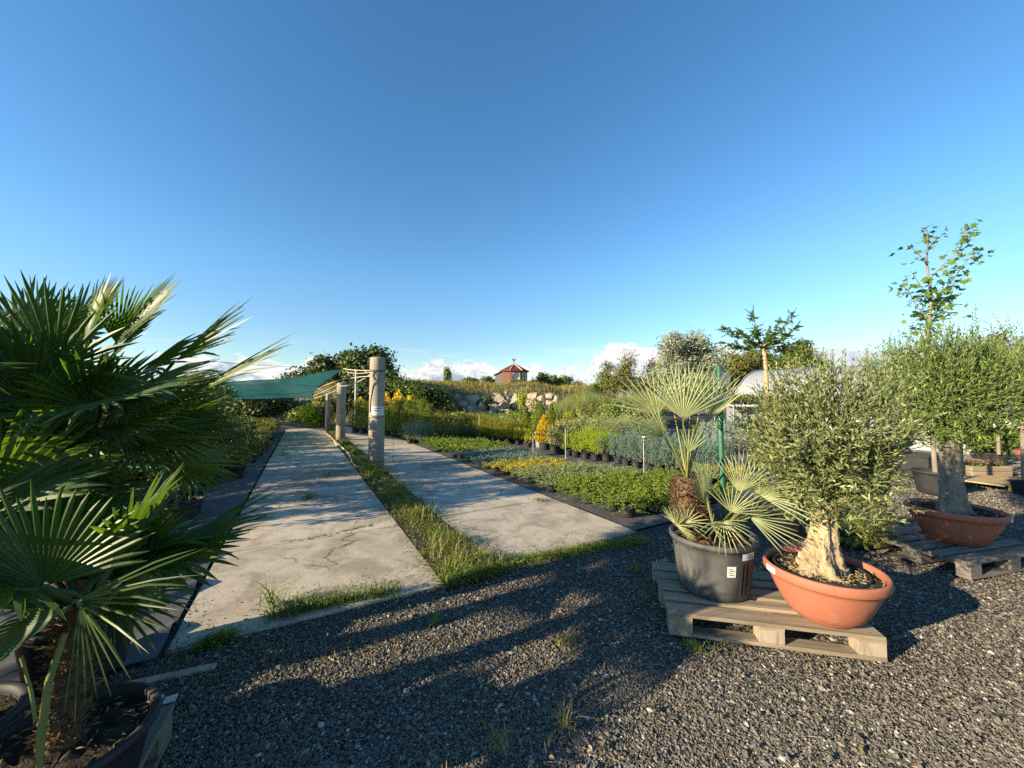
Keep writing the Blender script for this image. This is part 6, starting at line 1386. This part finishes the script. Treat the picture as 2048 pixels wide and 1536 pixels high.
for (px, py, hw, hh, Y, mt, lab) in ((895, 757, 5, 17, 75, 'green', 'narrow pointed poplar on the skyline'), (882, 772, 12, 8, 70, 'green', 'low rounded tree beside the poplar on the skyline'), (912, 773, 7, 7, 75, 'warm', 'small tree close to the poplar on the skyline'), (935, 765, 10, 10, 70, 'dark', 'small pine on the skyline midway to the wooden house'), (950, 766, 8, 9, 71, 'dark', 'second small pine on the skyline midway to the wooden house'), (975, 763, 12, 11, 68, 'dark', 'rounded pine on the skyline beside the wooden house'), (990, 768, 6, 7, 69, 'dark', 'small dark pine touching the wooden house'), (865, 770, 9, 5, 70, 'dark', 'low far tree next to the bank bushes on the skyline'),
                                     (1085, 760, 11, 13, 62, 'dark', 'pointed dark tree on the skyline beyond the wooden house'), (1105, 762, 14, 12, 60, 'dark', 'broad dark tree on the skyline beyond the wooden house'), (1130, 764, 14, 11, 60, 'green', 'green tree on the skyline closing the row beyond the house'), (1068, 768, 8, 6, 63, 'plum', 'reddish low bush beside the wooden house'), (1155, 772, 12, 6, 60, 'warm', 'low olive bush on the skyline beyond the dark trees')):
    tree('skyline_tree', lab, 'tree', px, 790, Y, [(px, py - (3 if 'poplar on' in lab and 'narrow' in lab else 0), hw, hh * (1.2 if 'narrow' in lab else 1))], mt, 95, 13, .28, .36, .22, 'trees on the skyline', .12, limbs=3)
tree('birch', 'feathery birch like tree with drooping twigs above the reeds', 'tree', 1252, 800, 34, [(1252, 755, 24, 32), (1258, 722, 12, 18), (1230, 770, 26, 24), (1278, 770, 20, 26)], 'warm', 330, 18, .3, .2, .09, TG, .12, 'greybark', hang=.5)
tree('birch', 'thin pale green tree leaning at the start of the birch clump', 'tree', 1205, 800, 35, [(1208, 762, 14, 22), (1216, 735, 8, 14), (1190, 775, 14, 12)], 'green', 130, 16, .28, .2, .1, TG, .1, 'greybark')
tree('purple_plum', 'purple leaved tree peeping out beside the silver tree', 'tree', 1310, 800, 31, [(1310, 742, 18, 24), (1300, 765, 16, 18), (1330, 735, 14, 18)], 'plum', 150, 15, .26, .2, .13, TG, .14)
tree('silver_willow', 'large silvery willow shaped tree with pale leaves', 'tree', 1370, 810, 27, [(1368, 725, 56, 46), (1345, 690, 28, 26), (1395, 690, 28, 26), (1420, 725, 30, 36), (1330, 745, 30, 30), (1375, 770, 50, 30)], 'willow', 900, 18, .24, .26, .075, TG, .2, 'greybark', None, 'h', .7)
for (px, py, hw, hh, Y, mt, lab) in ((1465, 740, 24, 34, 40, 'warm', 'olive green wood tree beside the silver tree'), (1500, 735, 28, 34, 42, 'warm', 'wood tree with pale stems behind the flat crowned tree'), (1540, 738, 26, 32, 42, 'green', 'green wood tree hidden by the flat crowned tree'), (1580, 732, 28, 36, 41, 'green', 'tall green wood tree above the tunnel roof'), (1612, 722, 22, 40, 42, 'warm', 'tall olive wood tree at the end of the wood'), (1632, 745, 18, 24, 43, 'green', 'low wood tree closing the wood above the tunnel'), (1440, 765, 18, 26, 38, 'dark', 'dark wood tree behind the green stake')):
    tree('wood_tree', lab, 'tree', px, 800, Y, [(px, py, hw, hh), (px + rng.normal() * 6, py - hh * .55, hw * .55, hh * .5)], mt, 210, 15, .4, .3, .17, 'trees of the wood behind the tunnel', .12, 'greybark', z0=0, limbs=9)

# ================================================================== house on the bank
HX, HY = (1028 - CX) / FPX * 58, 58.0; hz_ = A(1028, 771, HY).z - .3
t = thing('wooden_house', 'octagonal wooden house with a red tiled roof on top of the bank', 'house', (HX, HY, hz_))
s = HY / FPX; Rh = 27.0 * s; He = A(1028, 741.5, HY).z - hz_; Ha = A(1028, 727.5, HY).z - hz_
NB = 8; off = R(-90 + 8)
def oct_pt(r, k, z): a = off + (k + .5) * 2 * pi / NB; return Vector((r * cos(a), r * sin(a), z))
mb = MB()
for k in range(NB): mb.add([oct_pt(Rh, k, 0), oct_pt(Rh, k + 1, 0), oct_pt(Rh, k + 1, He), oct_pt(Rh, k, He)], [[0, 1, 2, 3]])
mb.obj('wall', M['planks'], t)
mb = MB(); ro = Rh * 1.17
for k in range(NB): mb.add([oct_pt(ro, k, He - .12), oct_pt(ro, k + 1, He - .12), Vector((0, 0, Ha))], [[0, 1, 2]]); mb.add([oct_pt(ro, k + 1, He - .20), oct_pt(ro, k, He - .20), oct_pt(ro, k, He - .12), oct_pt(ro, k + 1, He - .12)], [[1, 0, 3, 2]]); mb.add([oct_pt(ro, k + 1, He - .20), oct_pt(ro, k, He - .20), Vector((0, 0, He - .19))], [[0, 1, 2]])
rf_ = mb.obj('roof', M['tile'], t)
mb = MB()
for k in range(NB): tube(mb, [oct_pt(ro, k, He - .09), Vector((0, 0, Ha + .03))], .075, 6)
mb.obj('ridge', M['ridgecap'], rf_)
mb = MB(); tube(mb, [(0, 0, Ha - .05), (0, 0, Ha + .62)], .035, 6); cbox(mb, (0, 0, Ha + .25), (.7, .03, .03)); cbox(mb, (.0, 0, Ha + .55), (.3, .03, .3), rot=Matrix.Rotation(.6, 3, 'Y')); cbox(mb, (.22, 0, Ha + .7), (.12, .03, .22), rot=Matrix.Rotation(.3, 3, 'Y')); cbox(mb, (-.2, 0, Ha + .68), (.16, .03, .26), rot=Matrix.Rotation(-.5, 3, 'Y'))
mb.obj('weather_vane', M['wire'], rf_)
for k in range(NB):                                  # glazed bays on the sides facing the nursery
    a = off + (k + 1) * 2 * pi / NB
    if not (-1.95 < a % (2 * pi) - 2 * pi < -.2): continue
    ap = Rh * cos(pi / NB); wd = 2 * Rh * sin(pi / NB) * .84; n_ = Vector((cos(a), sin(a), 0)); e = Vector((-sin(a), cos(a), 0)); rt = Matrix.Rotation(a + pi / 2, 3, 'Z')
    zc = (1.05 + He - .3) / 2; hh = He - .3 - 1.05
    mb = MB()
    for z in (1.05, 1.05 + hh): cbox(mb, n_ * (ap + .05) + Vector((0, 0, z)), (wd, .10, .09), rot=rt)
    cbox(mb, n_ * (ap + .05) + Vector((0, 0, zc)), (wd - .2, .08, .06), rot=rt)
    for q in (-.5, 0, .5): cbox(mb, n_ * (ap + .05) + e * wd * q * .97 + Vector((0, 0, zc)), (.08, .095, hh - .1), rot=rt)
    wf_ = mb.obj('window', M['pinkplanks'], t)
    mb = MB(); cbox(mb, n_ * (ap + .01) + Vector((0, 0, zc)), (wd - .1, .03, hh - .1), rot=rt); mb.obj('pane', M['glass'], wf_)
    mb = MB()
    for q, tp_, bt in ((-.36, .5, .14), (.36, .14, .42), (.12, .16, .4)): 
        c = n_ * (ap + .035) + e * wd * q
        mb.add([c + e * (-wd * tp_ * .25) + Vector((0, 0, zc + hh * .42)), c + e * (wd * tp_ * .25) + Vector((0, 0, zc + hh * .42)), c + e * (wd * .03) + Vector((0, 0, zc)), c + e * (wd * bt * .25) + Vector((0, 0, zc - hh * .42)), c - e * (wd * bt * .25) + Vector((0, 0, zc - hh * .42)), c - e * (wd * .03) + Vector((0, 0, zc))], [[0, 5, 4, 3, 2, 1]])
    mb.obj('curtain', M['white'], wf_)
mb = MB(); lx = -Rh * .98
cbox(mb, (lx - .1, .6, He * .40), (1.5, 2.2, He * .80), bev=.01); mb.obj('annex', M['pinkplanks'], t)
mb = MB(); cbox(mb, (lx - .35, .6, He * .86), (1.6, 2.5, .09), rot=Matrix.Rotation(-.42, 3, 'Y')); mb.obj('annex_roof', M['wire'], t)
mb = MB(); cbox(mb, n_ * (Rh * cos(pi / NB) + .03) + Vector((0, 0, .55)), (.9, .06, 1.1), rot=rt); mb.obj('door', M['wire'], t)

# ================================================================== plastic tunnel, bench and board
TC = Vector((12.1, 18.0, 0)); TD = Vector((.53, -.85, 0)).normalized(); TN = Vector((TD.y, -TD.x, 0)); TN = TN if TN.y < 0 else -TN
t = thing('plastic_tunnel', 'long milky white plastic tunnel behind the olive crowns', 'greenhouse', TC, 0)
mb = MB(); n1_, n2_ = 40, 26; V = []; TW, TH, TL = 3.0, 2.95, 16.0
def tun(l, q, g=1.0): a = pi * q; return TD * l + TN * (TW * g * cos(a) * (abs(cos(a)) ** -.12 if abs(cos(a)) > .01 else 1)) + Vector((0, 0, TH * g * sin(a) ** .85 if sin(a) > 0 else 0))
for i in range(n1_ + 1):
    for j in range(n2_ + 1): V.append(tuple(tun(TL * i / n1_, j / n2_, 1 - .008 * sin(i * pi / 4) ** 2)))
mb.add(V, [[i * (n2_ + 1) + j, (i + 1) * (n2_ + 1) + j, (i + 1) * (n2_ + 1) + j + 1, i * (n2_ + 1) + j + 1] for i in range(n1_) for j in range(n2_)], 0, True)
for i in (0, n1_): mb.add([V[i * (n2_ + 1) + j] for j in range(n2_ + 1)], [list(range(n2_ + 1))])
mb.obj('film', M['tunnel'], t)
for l in np.arange(0, TL + .1, 2.0): mb = MB(); tube(mb, [tun(l, q, 1.008) for q in np.linspace(.01, .99, 26)], .03, 6); mb.obj('hoop', M['metal'], t)
b0 = A(1455, 815, 14.6); zt_ = A(1455, 809, 14.6).z
t = thing('plant_bench', 'long white bench with pots of young green plants along the tunnel', 'bench', (b0.x, b0.y, 0), R(-14))
mb = MB(); cbox(mb, (1.6, 0, zt_ - .03), (3.2, .8, .05)); mb.obj('top', M['white'], t)
mb = MB(); cbox(mb, (1.6, .3, zt_ * .5 - .04), (3.1, .03, zt_ - .1)); mb.obj('back_panel', M['tunnel'], t)
for x in (.1, 1.2, 2.2, 3.1): mb = MB(); tube(mb, [(x, -.36, 0), (x, -.36, zt_ - .05)], .03, 6); mb.obj('leg', M['metal'], t)
bp = thing('bench_seedling', 'small green seedling pot standing on the white bench', 'seedling', (0, 0, -60), 0, 'seedlings on the bench')
mb = MB(); pot_profile(mb, .06, .075, .11, n=14); mb.obj('pot', M['pot'], bp); mb = MB(); leafy(mb, (0, 0, .22), (.15, .15, .13), 130, .07, .045); mb.obj('foliage', M['green'], bp)
q_ = 0
for x in np.arange(.15, 3.1, .24):
    for y in (-.25, .05):
        p = Vector((b0.x, b0.y, zt_ - .002)) + Matrix.Rotation(R(-14), 3, 'Z') @ Vector((x, y, 0))
        if q_ == 0: bp.location = p
        else: dup(bp, p, rng.uniform(0, 6), rng.uniform(.8, 1.15))
        q_ += 1
b0 = A(1443, 757, 18); t = thing('grey_board', 'grey panel board on posts seen behind the green stake', 'board', (b0.x, b0.y, 0), R(12))
zc = b0.z; mb = MB(); cbox(mb, (0, 0, zc), (.92, .05, .60), bev=.01); mb.obj('panel', M['metal'], t)
for x in (-.38, .38): mb = MB(); tube(mb, [(x, .06, 0), (x, .06, zc + .2)], .03, 6); mb.obj('post', M['metal'], t)
b0 = A(712, 775, 23.5); t = thing('grey_pole', 'slim pale pole standing in front of the largest dark tree', 'pole', (b0.x, b0.y, 0)); z_ = A(712, 741, 23.5).z
mb = MB(); tube(mb, [(0, 0, 0), (0, 0, z_)], [.085, .075], 10); mb.obj('shaft', M['metal'], t)
# unused prototypes (none of their kind placed) are dropped
for o in [o for o in COL.objects if o.type == 'EMPTY' and o.location.z < -40]:
    for c in kids(o): bpy.data.objects.remove(c)
    bpy.data.objects.remove(o)
